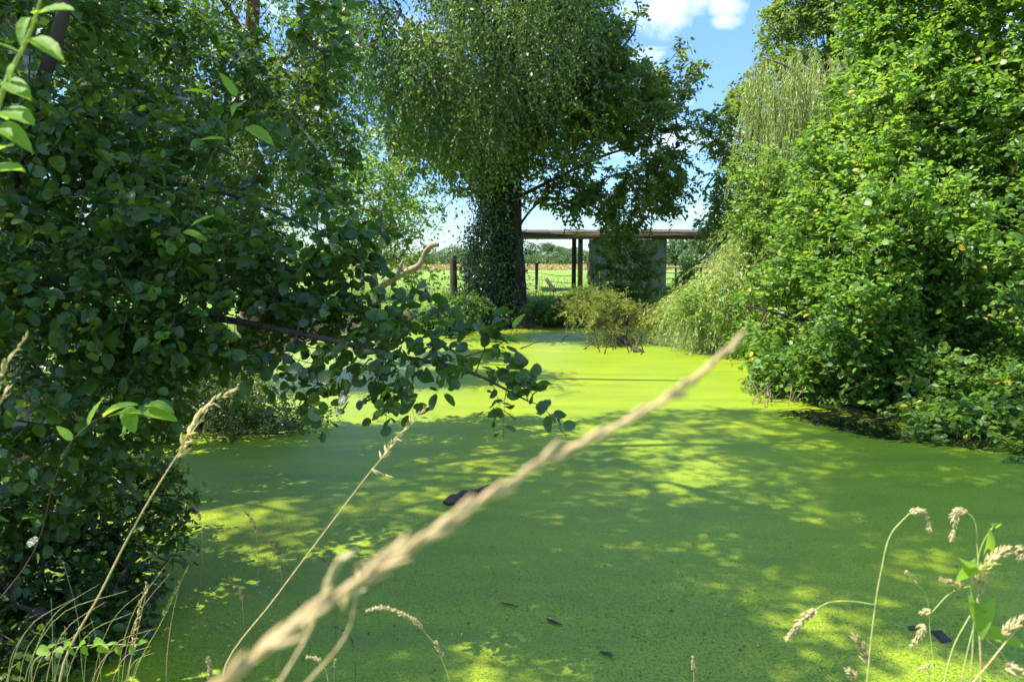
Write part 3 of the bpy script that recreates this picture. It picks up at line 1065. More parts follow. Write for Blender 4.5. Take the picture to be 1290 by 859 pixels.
# ------------------------------------------------------------------ the oak with ivy
ob = P(632, 398, 24.3)
ob[2] = 0.55
T = lambda px, py, y: P(px, py, y)
oak_blobs = [
    (640, 60, 24.5, 110, 110, 3.2), (700, 60, 25, 80, 95, 3.2), (600, 170, 24.5, 95, 75, 3), (700, 190, 24.5, 110, 80, 3),
    (775, 140, 25, 70, 62, 2.8), (838, 118, 25, 34, 30, 1.4), (870, 95, 25, 12, 16, .6), (845, 210, 25, 32, 50, 1.4), (800, 225, 24.5, 55, 55, 2.2),
    (745, 95, 25, 60, 80, 2), (745, 50, 25, 34, 35, 1.6), (560, 250, 24, 45, 28, 1.6), (600, 275, 23.8, 40, 22, 1.2), (690, 262, 24, 60, 18, 1.5), (770, 300, 24.5, 34, 45, 1.4),
    (808, 318, 24.5, 22, 18, 1.0), (765, 340, 24, 22, 18, .9), (640, -80, 25, 180, 110, 4), (690, -60, 25, 60, 70, 3), (865, 235, 25, 14, 22, .8), (795, 268, 24.6, 50, 22, 1.4), (738, 262, 24.3, 50, 16, 1.2), (800, 345, 24.3, 34, 18, .8), (872, 160, 25, 8, 10, .5), (858, 60, 25.2, 8, 8, .4), (790, 20, 25, 14, 20, .8), (545, 130, 24.5, 60, 90, 2.5), (548, 285, 23.5, 28, 14, 1)]
oak = tree('oak_tree', 'tall ivy clad oak at the far bank with dark spreading crown', 'tree', ob,
           [([ob, T(630, 340, 24.3), T(628, 250, 24.3), T(640, 150, 24.4), T(650, 30, 24.5), T(655, -120, 24.6)], 0.34, 0.09),
            ([T(634, 210, 24.3), T(690, 150, 24.6), T(760, 90, 24.9), T(800, 40, 25)], 0.13, 0.03),
            ([T(630, 260, 24.3), T(700, 225, 24.5), T(780, 190, 24.8), T(840, 180, 25)], 0.07, 0.02),
            ([T(632, 280, 24.3), T(590, 230, 24.1), T(550, 170, 24.2)], 0.10, 0.02),
            ([T(630, 320, 24.3), T(690, 250, 24.3), T(770, 285, 24.4), T(800, 330, 24.4)], 0.045, 0.015)],
           oak_blobs, 2400, 'oak', 0.15, K=4, Ln=0.48, NL=11, tmpl=T_OAK, clump=0.42, freq=1.15, extra_tips=blobs_points([(790, 255, 24.6, 62, 38, 1.6), (845, 225, 25, 32, 40, 1.2), (775, 300, 24.3, 40, 26, 1.3), (805, 330, 24.2, 26, 26, .9), (768, 338, 24.2, 18, 20, .7), (715, 250, 24.4, 40, 26, 1.2), (860, 150, 25, 18, 26, .8)], 230, .2, .30, 2.6, 4), droop=0.25, r0=0.010, twigs=False, step=0.6, up=0.3)
# second, straighter stem on the right, bare and dark
s2 = [T(655, 404, 24.0), T(654, 350, 24.0), T(650, 280, 24.1), T(652, 180, 24.3)]
s2[0][2] = .45
MB().tube(spline(s2, 20), np.linspace(0.24, 0.16, 20), 12, rough=.06).build('trunk', M['bark'], oak, True)
# ivy leaves hugging the trunk
n = 26000
tpar = rng.uniform(0, 1, n) ** 1.15
cl = spline([T(620, 404, 24.1), T(616, 350, 24.1), T(622, 280, 24.1), T(632, 200, 24.2), T(640, 120, 24.3)], 200)
cpts = cl[(tpar * 199).astype(int)]
lump = 0.75 + 0.45 * np.sin(tpar * 19 + 1) + 0.25 * np.sin(tpar * 47)
ang = rng.uniform(0, 2 * math.pi, n)
lump2 = 1 + 0.25 * np.sin(ang * 3 + tpar * 23)
rr = (0.56 * (1 - 0.5 * tpar) * (0.7 + 0.5 * lump) * lump2 + np.abs(rng.normal(size=n)) ** 1.5 * 0.16) * (1 + 0.55 * np.exp(-tpar * 5))
pos = cpts + np.stack([np.cos(ang) * rr, np.sin(ang) * rr, rng.normal(size=n) * .12], 1)
outw = np.stack([np.cos(ang), np.sin(ang), 0.3 + 0 * ang], 1)
X, Y, Z = frames(rng.normal(size=(n, 3)) * .6 + [0, 0, -0.8], outw + rng.normal(size=(n, 3)) * .5)
v, f = leaves_mesh(pos, X, Y, Z, 0.085 * rng.uniform(.6, 1.3, n), T_MID)
add('ivy', v, f, M['ivy'], oak, kind='stuff')

# ------------------------------------------------------------------ hanging birch in front of the oak
bb = P(640, 398, 26.0)
bb[2] = 0.6
tree('weeping_birch', 'birch with small hanging leaves filling the top centre left of the oak crown', 'tree', bb,
     [([bb, T(642, 300, 25.8), T(660, 180, 25.4), T(678, 130, 24.6), T(660, 0, 22.5), T(640, -160, 21.5)], 0.17, 0.05),
      ([T(676, 120, 24.4), T(600, 0, 22), T(520, -60, 20)], 0.08, 0.02)],
     [(520, 20, 20, 95, 95, 2.2), (600, 30, 20.5, 120, 110, 2.2), (675, 30, 21, 78, 80, 2), (510, 110, 20, 48, 60, 1.4), (590, 140, 20.5, 70, 60, 1.6), (480, -60, 20, 110, 90, 2.5), (600, -100, 21, 150, 90, 3), (455, 50, 19.5, 36, 50, 1.2),
      (660, -50, 21, 90, 80, 2), (490, 200, 20, 30, 40, 1.0)],
     900, 'birch', 0.095, K=3, Ln=1.05, NL=14, tmpl=T_MID[:2], clump=0.48, freq=1.3, droop=0.9, out=0.15, rnd=0.5, updown=-0.35, along=0.9, twigs=True, twigr=0.004, r0=0.008, step=.7, sag=.15)

# ------------------------------------------------------------------ birch on the left bank (its crown shades the near water)
lb = P(318, 470, 13.6)
lb[2] = hgt(lb[0], lb[1])
def W(x, y, z):  # world ellipsoid as a blob tuple
    d = np.array([x, y, z - CAMZ])
    dep = y * cp - (z - CAMZ) * sp
    up_ = y * sp + (z - CAMZ) * cp
    return (CX + FPX * x / dep, CY - FPX * up_ / dep, y)
def WB(x, y, z, rx, ry, rz):
    a = W(x, y, z)
    return (a[0], a[1], y, rx * FPX / y, rz * FPX / y, ry)
tree('silver_birch', 'birch with reddish brown trunk above the left foliage and fine sparse crown', 'tree', tuple(lb),
     [([lb, T(317, 300, 13.5), T(312, 110, 13.3), T(318, 20, 13.0), T(322, -160, 12.6), T(340, -500, 12)], 0.2, 0.05),
      ([T(316, 130, 13.3), T(370, 60, 12.6), T(440, -40, 12)], 0.05, 0.02), ([T(316, 60, 13.2), T(250, -60, 12.6), T(200, -260, 12)], 0.06, 0.02)],
     [(250, 90, 13, 100, 80, 1.6), (340, 60, 13, 70, 100, 1.6), (200, 160, 12.5, 90, 60, 1.6), (400, 100, 13, 45, 80, 1.2), (180, 20, 12.5, 90, 60, 1.5),
      (320, 220, 13, 90, 50, 1.5), (420, 20, 12.5, 60, 50, 1.2)],
     900, 'birch', 0.066, K=3, Ln=0.65, NL=12, tmpl=T_MID[:2], clump=0.35, freq=1.9, droop=0.7, out=0.3, rnd=0.7, updown=-0.2, along=0.8, twigs=True, twigr=0.003, bark='birchbark', step=.5)

# tall tree standing left of the view: only its shade and lowest twigs reach the picture
tb = (-7.4, 7.1, 0.7)
tree('tall_poplar', 'tall tree left of the view whose crown reaches over the pond and shades it', 'tree', tb,
     [([np.array(tb), np.array([-7.3, 7.1, 4]), np.array([-7.0, 7.3, 8]), np.array([-6.6, 7.6, 13])], 0.32, 0.06),
      ([np.array([-7.0, 5.5, 7]), np.array([-4.5, 7.5, 8.6]), np.array([-2, 7.7, 9.5])], 0.12, 0.03),
      ([np.array([-7.2, 7.1, 5.5]), np.array([-5, 6.7, 7.2]), np.array([-3, 6.3, 8])], 0.1, 0.03)],
     [WB(-5.8, 6.4, 9.3, 1.9, 2.0, 0.7), WB(-3.4, 6, 9, 2.2, 2.2, 1.3), WB(-1.6, 6.6, 9.4, 1.8, 2, 1.2), WB(-5.5, 4.4, 7.6, 1.8, 1.2, 0.9), WB(-3.8, 4.8, 7.6, 1.9, 1.3, 1.1),
      WB(-7, 5.0, 11.5, 2.0, 1.4, 1.0), WB(-3.4, 7.8, 11, 2.2, 1.8, 1.2), WB(-8.5, 4.0, 8, 1.8, 1.2, 1.2), WB(-0.4, 7.8, 10, 1.5, 1.6, 1),
      WB(-2.6, 4, 9, 1.9, 1.5, 1.1), WB(-1.2, 5.2, 10.6, 1.8, 1.8, 1.1), WB(-4.4, 3, 7.6, 1.6, 1, 1), WB(-3.2, 4.4, 12, 2.2, 1.8, 1.2), WB(-0.6, 3.8, 12, 1.4, 1.2, 0.9), WB(0.2, 6, 12, 1.5, 1.5, 0.9),
      WB(-3.6, 3.1, 9.4, 1.6, 1, 0.9), WB(-2.2, 3.1, 10.4, 1.5, 1, 0.9), WB(-1, 3.2, 11.6, 1.4, 1, 0.8), WB(-5, 3.6, 9, 1.5, 1.2, 1),
      WB(-1.6, 4.3, 11.2, 1.6, 1.5, .8), WB(-3.2, 4.2, 11.4, 1.5, 1.4, .8), WB(-2.2, 5.6, 12.2, 1.8, 1.4, .8)],
     2900, 'oak', 0.088, K=4, Ln=0.45, NL=9, tmpl=T_LOW, clump=0.42, freq=3.1, seed=3, twigs=False, step=.6, r0=.008)

# ------------------------------------------------------------------ small bright tree with pale bare limb, left middle
sb = P(478, 385, 15.5)
sb[2] = hgt(sb[0], sb[1])
tree('crooked_tree', 'small crooked tree with pale bare limb reaching right, left bank beyond the alder', 'tree', tuple(sb),
     [([sb, T(473, 360, 15.5), T(470, 330, 15.5), T(482, 300, 15.5), T(476, 262, 15.5)], 0.09, 0.035),
      ([T(470, 368, 15.5), T(495, 352, 15.2), T(512, 342, 15.1), T(528, 334, 15), T(536, 318, 15), T(545, 309, 14.9), T(553, 308, 14.9)], 0.075, 0.05),
      ([T(500, 350, 15.2), T(505, 335, 15.2), T(508, 327, 15.2)], 0.05, 0.025)],
     [(455, 250, 16, 60, 50, 1.2), (510, 275, 16.5, 42, 26, 1), (430, 300, 16, 40, 40, 1), (510, 318, 16.8, 35, 18, .8), (525, 345, 17, 22, 14, .6), (470, 205, 16, 40, 45, 1.0), (400, 270, 15.5, 60, 70, 1.5)],
     330, 'bright', 0.075, K=3, Ln=0.4, NL=8, tmpl=T_MID, bark='barkpale', clump=0.25, twigs=True, step=.4, r0=.006)

# ------------------------------------------------------------------ right side: back oak, willow, big sallow
rb = P(1060, 400, 27)
rb[2] = 0.8
tree('field_oak', 'dark oak rising behind the weeping willow at the upper right', 'tree', tuple(rb),
     [([rb, T(1058, 300, 27), T(1050, 150, 27), T(1045, -60, 27)], 0.4, 0.1), ([T(1055, 230, 27), T(980, 180, 27), T(910, 170, 26.5)], 0.16, 0.03), ([T(1050, 150, 27), T(1000, 60, 27)], 0.12, 0.03)],
     [(1030, 40, 27, 66, 62, 3), (985, 130, 27, 62, 55, 3), (935, 170, 26.5, 50, 42, 2.5), (930, 240, 26, 45, 55, 2.5), (985, 230, 26.5, 60, 60, 3), (1060, -40, 27, 90, 70, 3.5), (910, 275, 25.5, 28, 28, 1.5),
      (1070, 130, 27, 60, 80, 3), (905, 160, 26, 24, 22, 1.2), (1010, 10, 27, 34, 30, 2)],
     1000, 'oak', 0.135, K=4, Ln=0.5, NL=11, tmpl=T_OAK, clump=0.15, freq=1.6, twigs=False, r0=.01, step=.7)

wb = P(1010, 420, 21.5)
wb[2] = 0.5
tree('weeping_willow', 'weeping willow with pale yellow green hanging strands right of the sky gap', 'tree', tuple(wb),
     [([wb, T(1012, 300, 21.5), T(1018, 160, 21.5), T(1012, 92, 21.2)], 0.22, 0.07), ([T(1020, 150, 21.5), T(1000, 90, 20.8), T(960, 72, 20.3)], 0.06, 0.02)],
     [(980, 85, 20.3, 38, 14, .8), (1030, 75, 20.5, 45, 14, .9), (1010, 120, 20.3, 55, 30, .9), (1070, 100, 20.5, 30, 40, .9), (1050, 170, 20.2, 40, 30, .8)],
     230, 'willow', 0.13, K=3, Ln=1.7, NL=30, tmpl=T_NARROW, clump=0.0, shell=0.2, droop=0.8, out=0.1, rnd=0.22, updown=-0.8, along=1.6, twigs=True, twigr=0.005, step=.6, bark='barkpale', r0=.006)
wb2 = P(960, 425, 18.5)
wb2[2] = 0.3
tree('low_willow', 'low drooping willow mound in pale green right of the shed by the far water', 'tree', tuple(wb2),
     [([wb2, T(955, 370, 18.5), T(948, 320, 18.3), T(940, 295, 18)], 0.14, 0.05), ([T(955, 370, 18.5), T(915, 330, 18), T(890, 350, 17.6)], 0.05, 0.02), ([T(958, 390, 18.5), T(900, 380, 18), T(862, 385, 17.8)], 0.04, 0.015)],
     [(940, 310, 18, 42, 22, 1.2), (915, 345, 17.8, 45, 28, 1.3), (890, 378, 17.6, 42, 16, 1.2), (940, 390, 17.2, 60, 26, 1.4), (870, 385, 17.8, 30, 12, .8), (965, 350, 17.8, 40, 40, 1.4), (860, 376, 18.6, 16, 10, .6)],
     520, 'willow', 0.10, K=3, Ln=0.75, NL=20, tmpl=T_NARROW, clump=0.1, shell=0.3, droop=0.8, out=0.35, rnd=0.5, updown=-0.25, along=1.3, twigs=True, twigr=0.003, bark='barkpale', r0=.005)
# hazelly low bush in the same corner, greener leaves
cb = P(930, 420, 17)
cb[2] = 0.1
tree('corner_bush', 'mid green leafy bush growing through the low willow at the far right shore', 'bush', tuple(cb),
     [([cb, T(932, 390, 17), T(935, 360, 17)], 0.05, 0.02)],
     [(900, 385, 16.8, 48, 24, .9), (950, 400, 16.5, 45, 24, .9), (975, 340, 17, 40, 60, 1.2), (960, 280, 17.5, 40, 40, 1.2), (1000, 250, 17.5, 50, 60, 1.5), (960, 220, 18, 36, 44, 1.2)],
     460, 'bright', 0.085, K=3, Ln=0.35, NL=9, tmpl=T_MID, clump=0.2, r0=.005)

ab = P(1180, 520, 12.6)
ab[2] = 0.35
sallow_blobs = [
    (1200, 30, 13, 110, 110, 1.8), (1290, 40, 12.5, 120, 130, 2), (1120, 110, 13, 55, 75, 1.4), (1170, 170, 12.6, 120, 90, 1.8), (1270, 190, 12, 110, 110, 1.9),
    (1080, 230, 12.8, 80, 75, 1.6), (1040, 290, 12.8, 70, 60, 1.4), (1130, 290, 12.2, 110, 80, 1.8), (1230, 310, 11.8, 110, 90, 1.9), (1010, 370, 12.6, 65, 50, 1.3),
    (1080, 380, 12, 90, 65, 1.6), (1180, 400, 11.6, 100, 65, 1.7), (1280, 410, 11.3, 90, 75, 1.7), (985, 440, 12.3, 55, 36, 1.1), (1050, 455, 11.9, 80, 40, 1.3), (1140, 480, 11.6, 75, 32, 1.2),
    (1000, 480, 12.0, 50, 20, .9), (985, 496, 11.9, 40, 10, .6), (1060, 500, 11.6, 70, 12, .7), (1120, 440, 10.6, 60, 50, .9), (1190, 470, 10.5, 70, 30, .8), (1130, 505, 10.9, 60, 14, .5), (1230, 490, 10.2, 50, 26, .7), (1200, 400, 10.4, 80, 60, .9), (1080, 400, 10.9, 50, 50, .8), (1160, 300, 10.8, 90, 70, .9), (1250, 350, 10.2, 70, 80, .8), (1350, 250, 12, 90, 200, 2), (1200, -80, 13, 140, 60, 2), (1100, 30, 13.4, 30, 40, 1), (1020, 215, 13, 36, 40, 1)]
tree('sallow', 'large bright leafed sallow overhanging the water on the right', 'tree', tuple(ab),
     [([ab, T(1178, 430, 12.6), T(1184, 330, 12.6), T(1190, 200, 12.6), T(1200, 40, 12.8), T(1210, -80, 12.8)], 0.13, 0.03),
      ([T(1180, 480, 12.6), T(1220, 400, 12.4), T(1250, 280, 12.2), T(1270, 150, 12.2)], 0.09, 0.03),
      ([T(1180, 450, 12.6), T(1120, 380, 12.5), T(1070, 300, 12.7), T(1050, 240, 12.8)], 0.08, 0.02),
      ([T(1180, 480, 12.6), T(1100, 430, 12.2), T(1000, 400, 12.3), T(940, 385, 12.4)], 0.06, 0.012),
      ([T(1190, 490, 12.6), T(1180, 440, 12.2), T(1160, 360, 12), T(1150, 240, 12.2)], 0.07, 0.02)],
     sallow_blobs, 3100, 'bright', 0.095, K=4, Ln=0.36, NL=9, tmpl=T_MID, clump=0.2, freq=2.2, shell=0.35, droop=0.15, updown=0.25, step=.4, r0=.005, twigs=True, twigr=.002)
bt = P(1230, 450, 17); bt[2] = .7
tree('back_thicket', 'darker thicket filling the gaps behind the big sallow at the right', 'bush', tuple(bt),
     [([bt, P(1225, 380, 17), P(1230, 300, 17), P(1230, 200, 17)], .12, .04)],
     [(1130, 330, 17, 70, 100, 1.2), (1220, 360, 17, 80, 90, 1.2), (1300, 330, 16, 80, 120, 1.2), (1220, 250, 17, 90, 70, 1.2), (1350, 430, 15, 70, 80, 1.2), (1200, 440, 16, 120, 40, 1.2)],
     450, 'shrub', 0.12, K=3, Ln=.5, NL=9, tmpl=T_MID, clump=.05, twigs=False, step=.6)
lb2 = P(1290, 560, 9.4)
lb2[2] = 0.1
tree('shore_shrub', 'low shrub with broad leaves at the lower right shore beside the dark shade patch in the duckweed', 'shrub', tuple(lb2),
     [([lb2, T(1285, 530, 9.5), T(1270, 490, 9.6)], 0.04, 0.015), ([T(1285, 540, 9.5), T(1230, 520, 9.4), T(1165, 535, 9.2)], 0.02, 0.008)],
     [(1250, 515, 9.9, 65, 26, .7), (1300, 505, 9.5, 50, 38, .8), (1190, 530, 9.4, 42, 16, .5), (1270, 535, 9.1, 55, 18, .6), (1170, 545, 9.1, 18, 8, .25)],
     270, 'bright', 0.095, K=3, Ln=0.26, NL=8, tmpl=T_MID, clump=0.1, droop=.2, r0=.004)
sb2 = P(1284, 590, 7.8); sb2[2] = 0.0
tree('water_sprig', 'small leafy sprig standing out of the dark shade patch at the right edge', 'plant', tuple(sb2),
     [([sb2, T(1284, 583, 7.8), T(1284, 576, 7.8)], 0.006, 0.004)], [(1284, 582, 7.8, 12, 8, .08)], 9, 'bright', 0.07, K=1, Ln=0.08, NL=3, tmpl=T_MID, clump=0, r0=.003)

# ------------------------------------------------------------------ fallen willow bough in the water
fb = G(806, 444)
tree('fallen_bough', 'yellowing fallen willow bough lying in the bright duckweed', 'branch', tuple(fb),
     [([fb + [0, 0, -.05], T(790, 432, 18.6), T(770, 418, 18.9), T(750, 405, 19.2)], 0.09, 0.035), ([T(790, 432, 18.6), T(775, 400, 18.8), T(755, 380, 19)], 0.03, 0.01),
      ([T(770, 418, 18.9), T(800, 395, 18.8), T(815, 380, 18.8)], 0.03, 0.01)],
     [(750, 385, 19, 36, 20, .9), (780, 400, 18.8, 44, 22, .9), (806, 398, 18.6, 22, 14, .7), (732, 374, 19.3, 24, 10, .7), (818, 415, 18.6, 10, 9, .4), (765, 420, 18.7, 24, 10, .6), (720, 392, 19, 12, 10, .4)],
     165, 'fallen', 0.08, K=3, Ln=0.42, NL=14, tmpl=T_NARROW, clump=0.15, droop=0.25, out=.8, updown=.25, twigr=.003, r0=.005, bark='wetwood')
dead = []
mbd = root('dead_twigs', 'bare grey twigs poking from the duckweed under the fallen bough', 'branch', tuple(G(790, 446)))
for k in range(26):
    px = random.uniform(752, 812)
    py = random.uniform(430, 447)
    a = G(px, py)
    a[2] = -0.05
    hh = random.uniform(.25, .75)
    d = np.array([random.uniform(-.5, .35), random.uniform(-.3, .3), 1.0]) * hh
    m = a + d * .5 + rng.normal(size=3) * .05
    MB().tube(spline([a, m, a + d], 7, 0.008), np.linspace(.016, .005, 7), 5).build('twig', M['bark'], mbd)
    if k % 2:
        e = m + np.array([random.uniform(-.3, .3), 0, .25])
        MB().tube(spline([m, (m + e) / 2, e], 5), np.linspace(.009, .004, 5), 4).build('twig', M['bark'], mbd)
for px, py, dx in ((706, 431, 14), (735, 440, 26), (652, 440, 44), (880, 440, 8)):
    a = G(px, py)
    b = G(px + dx, py - 4)
    b[2] = 0.12
    tg = MB().tube(spline([a + [0, 0, -.02], (a + b) / 2 + [0, .05, .06], b], 8, .01), np.linspace(.02, .006, 8), 5).build('floating_stick', M['twig'])
    tag(tg, {706: 'short forked stick in the duckweed left of the fallen bough', 735: 'thin stick lying left of the dead twigs in the duckweed',
             652: 'long thin stick jutting from the alder tip across bright duckweed', 880: 'tiny stick in the duckweed below the low willow'}[px], 'stick', 'sticks in the pond')

# roots and mud where the sallow meets the water
rt_ = root('root_mass', 'pale tan tangled roots at the left foot of the big sallow by the waterline', 'roots', tuple(G(985, 505)))
for k in range(34):
    a = G(rng.uniform(945, 1010), rng.uniform(492, 514)); a[2] = rng.uniform(.0, .05)
    b = a + np.array([rng.uniform(-.1, .45), rng.uniform(.05, .4), rng.uniform(.08, .3)])
    m = (a + b) / 2 + rng.normal(size=3) * .05
    MB().tube(spline([a - [0, 0, .06], a, m, b], 9, .004), np.linspace(.010, .004, 9), 5).build('root', M['rootbark'], rt_)
# far bank plants
for k, (px, py, y, rx, ry, mat, lb_) in enumerate([
        (590, 395, 22.8, 34, 22, 'shrub', 'shaggy green undergrowth at the foot of the ivy trunk'),
        (555, 405, 21.8, 30, 18, 'shrub', 'low green brambles left of the ivy trunk on the bank'),
        (690, 392, 23.8, 20, 7, 'shrub', 'dark undergrowth on the bank right of the oak trunk'),
        (800, 372, 25.5, 60, 16, 'shrub', 'dark bushes on the bank below the grey shed wall'),
        (862, 350, 29.5, 9, 17, 'shrub', 'small dark bush in front of the green gate'),
        (840, 385, 24, 24, 14, 'willow', 'pale drooping tuft at the water edge left of the low willow'),
        (735, 385, 24.6, 34, 10, 'shrub', 'dark green plants overhanging the far waterline behind the bough')]):
    b_ = P(px, py + ry, y)
    z = hgt(b_[0], b_[1])
    r_ = tree('bank_bush', lb_, 'bush', (b_[0], b_[1], float(z)), [([np.array([b_[0], y, z - .1]), P(px, py + ry * .3, y), P(px + 2, py - ry * .4, y)], .035, .015)],
              [(px, py, y, rx, ry, .8), (px - rx * .5, py + ry * .3, y - .2, rx * .5, ry * .6, .6), (px + rx * .5, py + ry * .3, y - .2, rx * .5, ry * .6, .6)],
              90 if rx < 15 else 190, mat, 0.075, K=3, Ln=0.3, NL=10, tmpl=T_MID if mat == 'shrub' else T_NARROW, clump=0.1, twigs=False, group='undergrowth along the far bank')
tufts('bank_grass', 'rough grass along the top of the far bank', -7, 12, 22.6, 26.5, 7000, 0.4, 0.02, 'grass', cond=lambda x, y: (pond_sd(x, y) > 0.15) & (np.abs(x - 1.2) > 1.2), lean=.4)

# ------------------------------------------------------------------ left alder with individual leaves
tb_ = np.array([-3.75, 5.15, 0.45])
alder_blobs = [
    (60, 240, 4.3, 150, 70, .7), (40, 330, 4.0, 130, 70, .7), (170, 290, 4.4, 140, 60, .7), (150, 370, 4.2, 150, 60, .7), (280, 320, 4.6, 110, 60, .7), (280, 400, 4.4, 100, 50, .6),
    (90, 440, 3.8, 130, 60, .6), (200, 450, 4.1, 90, 40, .5), (380, 350, 4.5, 75, 50, .6), (420, 410, 4.3, 80, 30, .5), (370, 260, 4.9, 70, 30, .5), (280, 200, 5.0, 100, 40, .6),
    (120, 180, 4.9, 140, 50, .8), (30, 90, 4.6, 70, 90, .7), (440, 310, 4.6, 40, 30, .4), (480, 395, 4.2, 55, 20, .4), (90, 10, 5.0, 60, 40, .6), (400, 30, 5.6, 40, 40, .5),
    (60, 520, 3.8, 120, 50, .5), (30, 600, 3.9, 100, 60, .5), (140, 540, 4.2, 80, 30, .4), (480, 290, 4.8, 26, 14, .25), (10, 160, 4.0, 90, 80, .7)]
# tips along the sweeping lower spray
def along(pts, n, spread):
    c = spline([P(*p) for p in pts], n)
    return c + rng.normal(size=c.shape) * spread
spray_t = np.concatenate([along([(420, 440, 4.0), (480, 452, 3.8), (540, 450, 3.7), (590, 470, 3.6), (640, 490, 3.5), (668, 508, 3.45)], 20, 0.03),
                          along([(470, 430, 4.0), (540, 440, 3.8), (590, 425, 3.7), (625, 440, 3.6)], 9, 0.035),
                          along([(420, 470, 3.9), (480, 480, 3.8), (515, 492, 3.75)], 10, 0.04),
                          along([(340, 430, 4.1), (380, 470, 4.0), (395, 495, 3.9)], 8, 0.05),
                          along([(500, 400, 4.0), (540, 395, 3.9), (560, 400, 3.8)], 4, 0.04)])
tree('alder', 'dark leafed alder reaching from the left edge over the pond', 'tree', tuple(tb_),
     [([tb_, P(5, 420, 4.9), P(18, 240, 4.6), P(42, 140, 4.4), P(78, 25, 4.3), P(110, -140, 4.3)], 0.055, 0.03),
      ([P(5, 430, 4.9), P(120, 400, 4.5), P(260, 400, 4.3), P(400, 425, 4.05), P(500, 448, 3.8), P(590, 468, 3.6), P(665, 505, 3.45)], 0.03, 0.004),
      ([P(18, 250, 4.6), P(140, 230, 4.7), P(270, 240, 4.8), P(400, 290, 4.7)], 0.026, 0.006),
      ([P(42, 140, 4.4), P(110, 130, 4.8), P(200, 150, 5.1), P(300, 200, 5.0)], 0.011, 0.004),
      ([P(5, 430, 4.9), P(60, 480, 4.3), P(120, 540, 4.1)], 0.022, 0.006)],
     alder_blobs, 1080, 'alder', 0.067, K=2, Ln=0.17, NL=6, tmpl=T_HIGH, clump=0.30, freq=4.0, droop=0.35, out=.8, rnd=.7, nup=.75, updown=-.05, step=.15, r0=.0022, twigr=.0014,
     extra_tips=spray_t, keep=lambda p: rng.uniform(size=len(p)) > 0.0, parts300=True, maxr=.014, sag=.05, up=.15)
gt = P(22, 500, 6.4); gt[2] = .6
tree('grey_stem_tree', 'second tree with a pale grey trunk behind the alder at the far left', 'tree', tuple(gt),
     [([gt, P(28, 260, 6.4), P(30, 120, 6.4), P(20, 0, 6.4), P(10, -200, 6.4)], 0.12, 0.07)],
     [(40, 110, 7.4, 130, 110, 1), (180, 170, 8, 110, 60, 1), (100, 300, 7.5, 180, 70, 1), (260, 310, 8.4, 110, 50, 1), (60, 450, 7, 170, 70, .8), (200, 420, 8.2, 60, 40, .8), (230, 80, 8.5, 120, 70, 1), (350, 110, 9, 60, 60, .9), (130, 40, 7.8, 90, 60, .9), (400, 60, 9, 40, 60, .7), (420, 200, 9, 30, 50, .6)],
     850, 'alder', 0.078, K=3, Ln=0.3, NL=9, tmpl=T_MID, bark='barkgrey', clump=0.22, freq=2.6, step=.35, r0=.004)

# feathery fallen twigs at the left waterline
ft = P(260, 560, 9); ft[2] = 0.1
tree('trailing_branches', 'fine feathery branches trailing over the water at the left shore', 'branch', tuple(ft),
     [([ft, P(300, 530, 9.4), P(350, 515, 9.6), P(410, 520, 9.6)], 0.03, 0.006), ([P(270, 550, 9), P(330, 545, 9.1), P(395, 552, 9.1)], 0.02, 0.005)],
     [(270, 500, 9.8, 60, 34, .7), (330, 505, 9.8, 60, 26, .6), (380, 525, 9.6, 44, 12, .4), (240, 545, 9, 70, 20, .6), (330, 540, 9.2, 60, 9, .3), (180, 520, 9.5, 80, 50, .7), (240, 500, 9.6, 60, 40, .6), (300, 515, 9.4, 50, 24, .5)],
     520, 'alder', 0.042, K=3, Ln=0.28, NL=9, tmpl=T_LOW, clump=0.1, r0=.003, twigr=.002, bark='wetwood')
# lower left thicket
lt = P(60, 900, 3.6); lt[2] = .4
tree('bramble_thicket', 'dark bramble thicket with round leaves filling the lower left corner', 'bush', tuple(lt),
     [([lt, P(50, 780, 3.9), P(60, 660, 4.1), P(80, 600, 4.3)], 0.02, 0.006), ([lt, P(110, 780, 3.9), P(170, 700, 4.2)], 0.015, 0.005), ([lt, P(20, 760, 3.7), P(-30, 640, 3.9)], 0.015, 0.005)],
     [(40, 640, 4.5, 110, 60, .5), (130, 640, 4.8, 70, 55, .5), (60, 720, 4.2, 110, 50, .5), (170, 700, 4.6, 48, 50, .4), (40, 800, 3.7, 90, 50, .4), (130, 770, 4.1, 66, 40, .4), (200, 640, 5.0, 34, 50, .3), (-20, 700, 3.8, 60, 100, .4), (150, 590, 5.4, 70, 26, .4)],
     620, 'alder', 0.055, K=2, Ln=0.16, NL=6, tmpl=T_MID, clump=0.15, freq=4.0, step=.2, r0=.0022, twigr=.0014, maxr=.01)

# near sapling, big pale leaves at the top left
def leafy_shoot(name, label, path, r1, r2, leafs, mat='lightleaf', cat='shoot', tm=T_SHOOT, stem='stemgreen'):
    base = path[0]
    r = root(name, label, cat, tuple(base))
    MB().tube(spline(path, 24), np.linspace(r1, r2, 24), 7).build('stem', M[stem], r, True)
    for k, (a, b, nm, wd) in enumerate(leafs):
        a, b = np.array(a), np.array(b)
        X, Y, Z = frames((b - a)[None], np.array(nm, float)[None] + np.array(S)[None] * .9 + rng.normal(size=(1, 3)) * .15)
        tv, tf = tm[k % len(tm)]
        s = np.linalg.norm(b - a) * (.8 if name == 'sapling_shoot' else 1)
        v = a + s * (tv[:, 0:1] * X + tv[:, 1:2] * wd * Y + tv[:, 2:3] * Z)
        add('leaf', v, tf, M[mat], r, True)
    return r


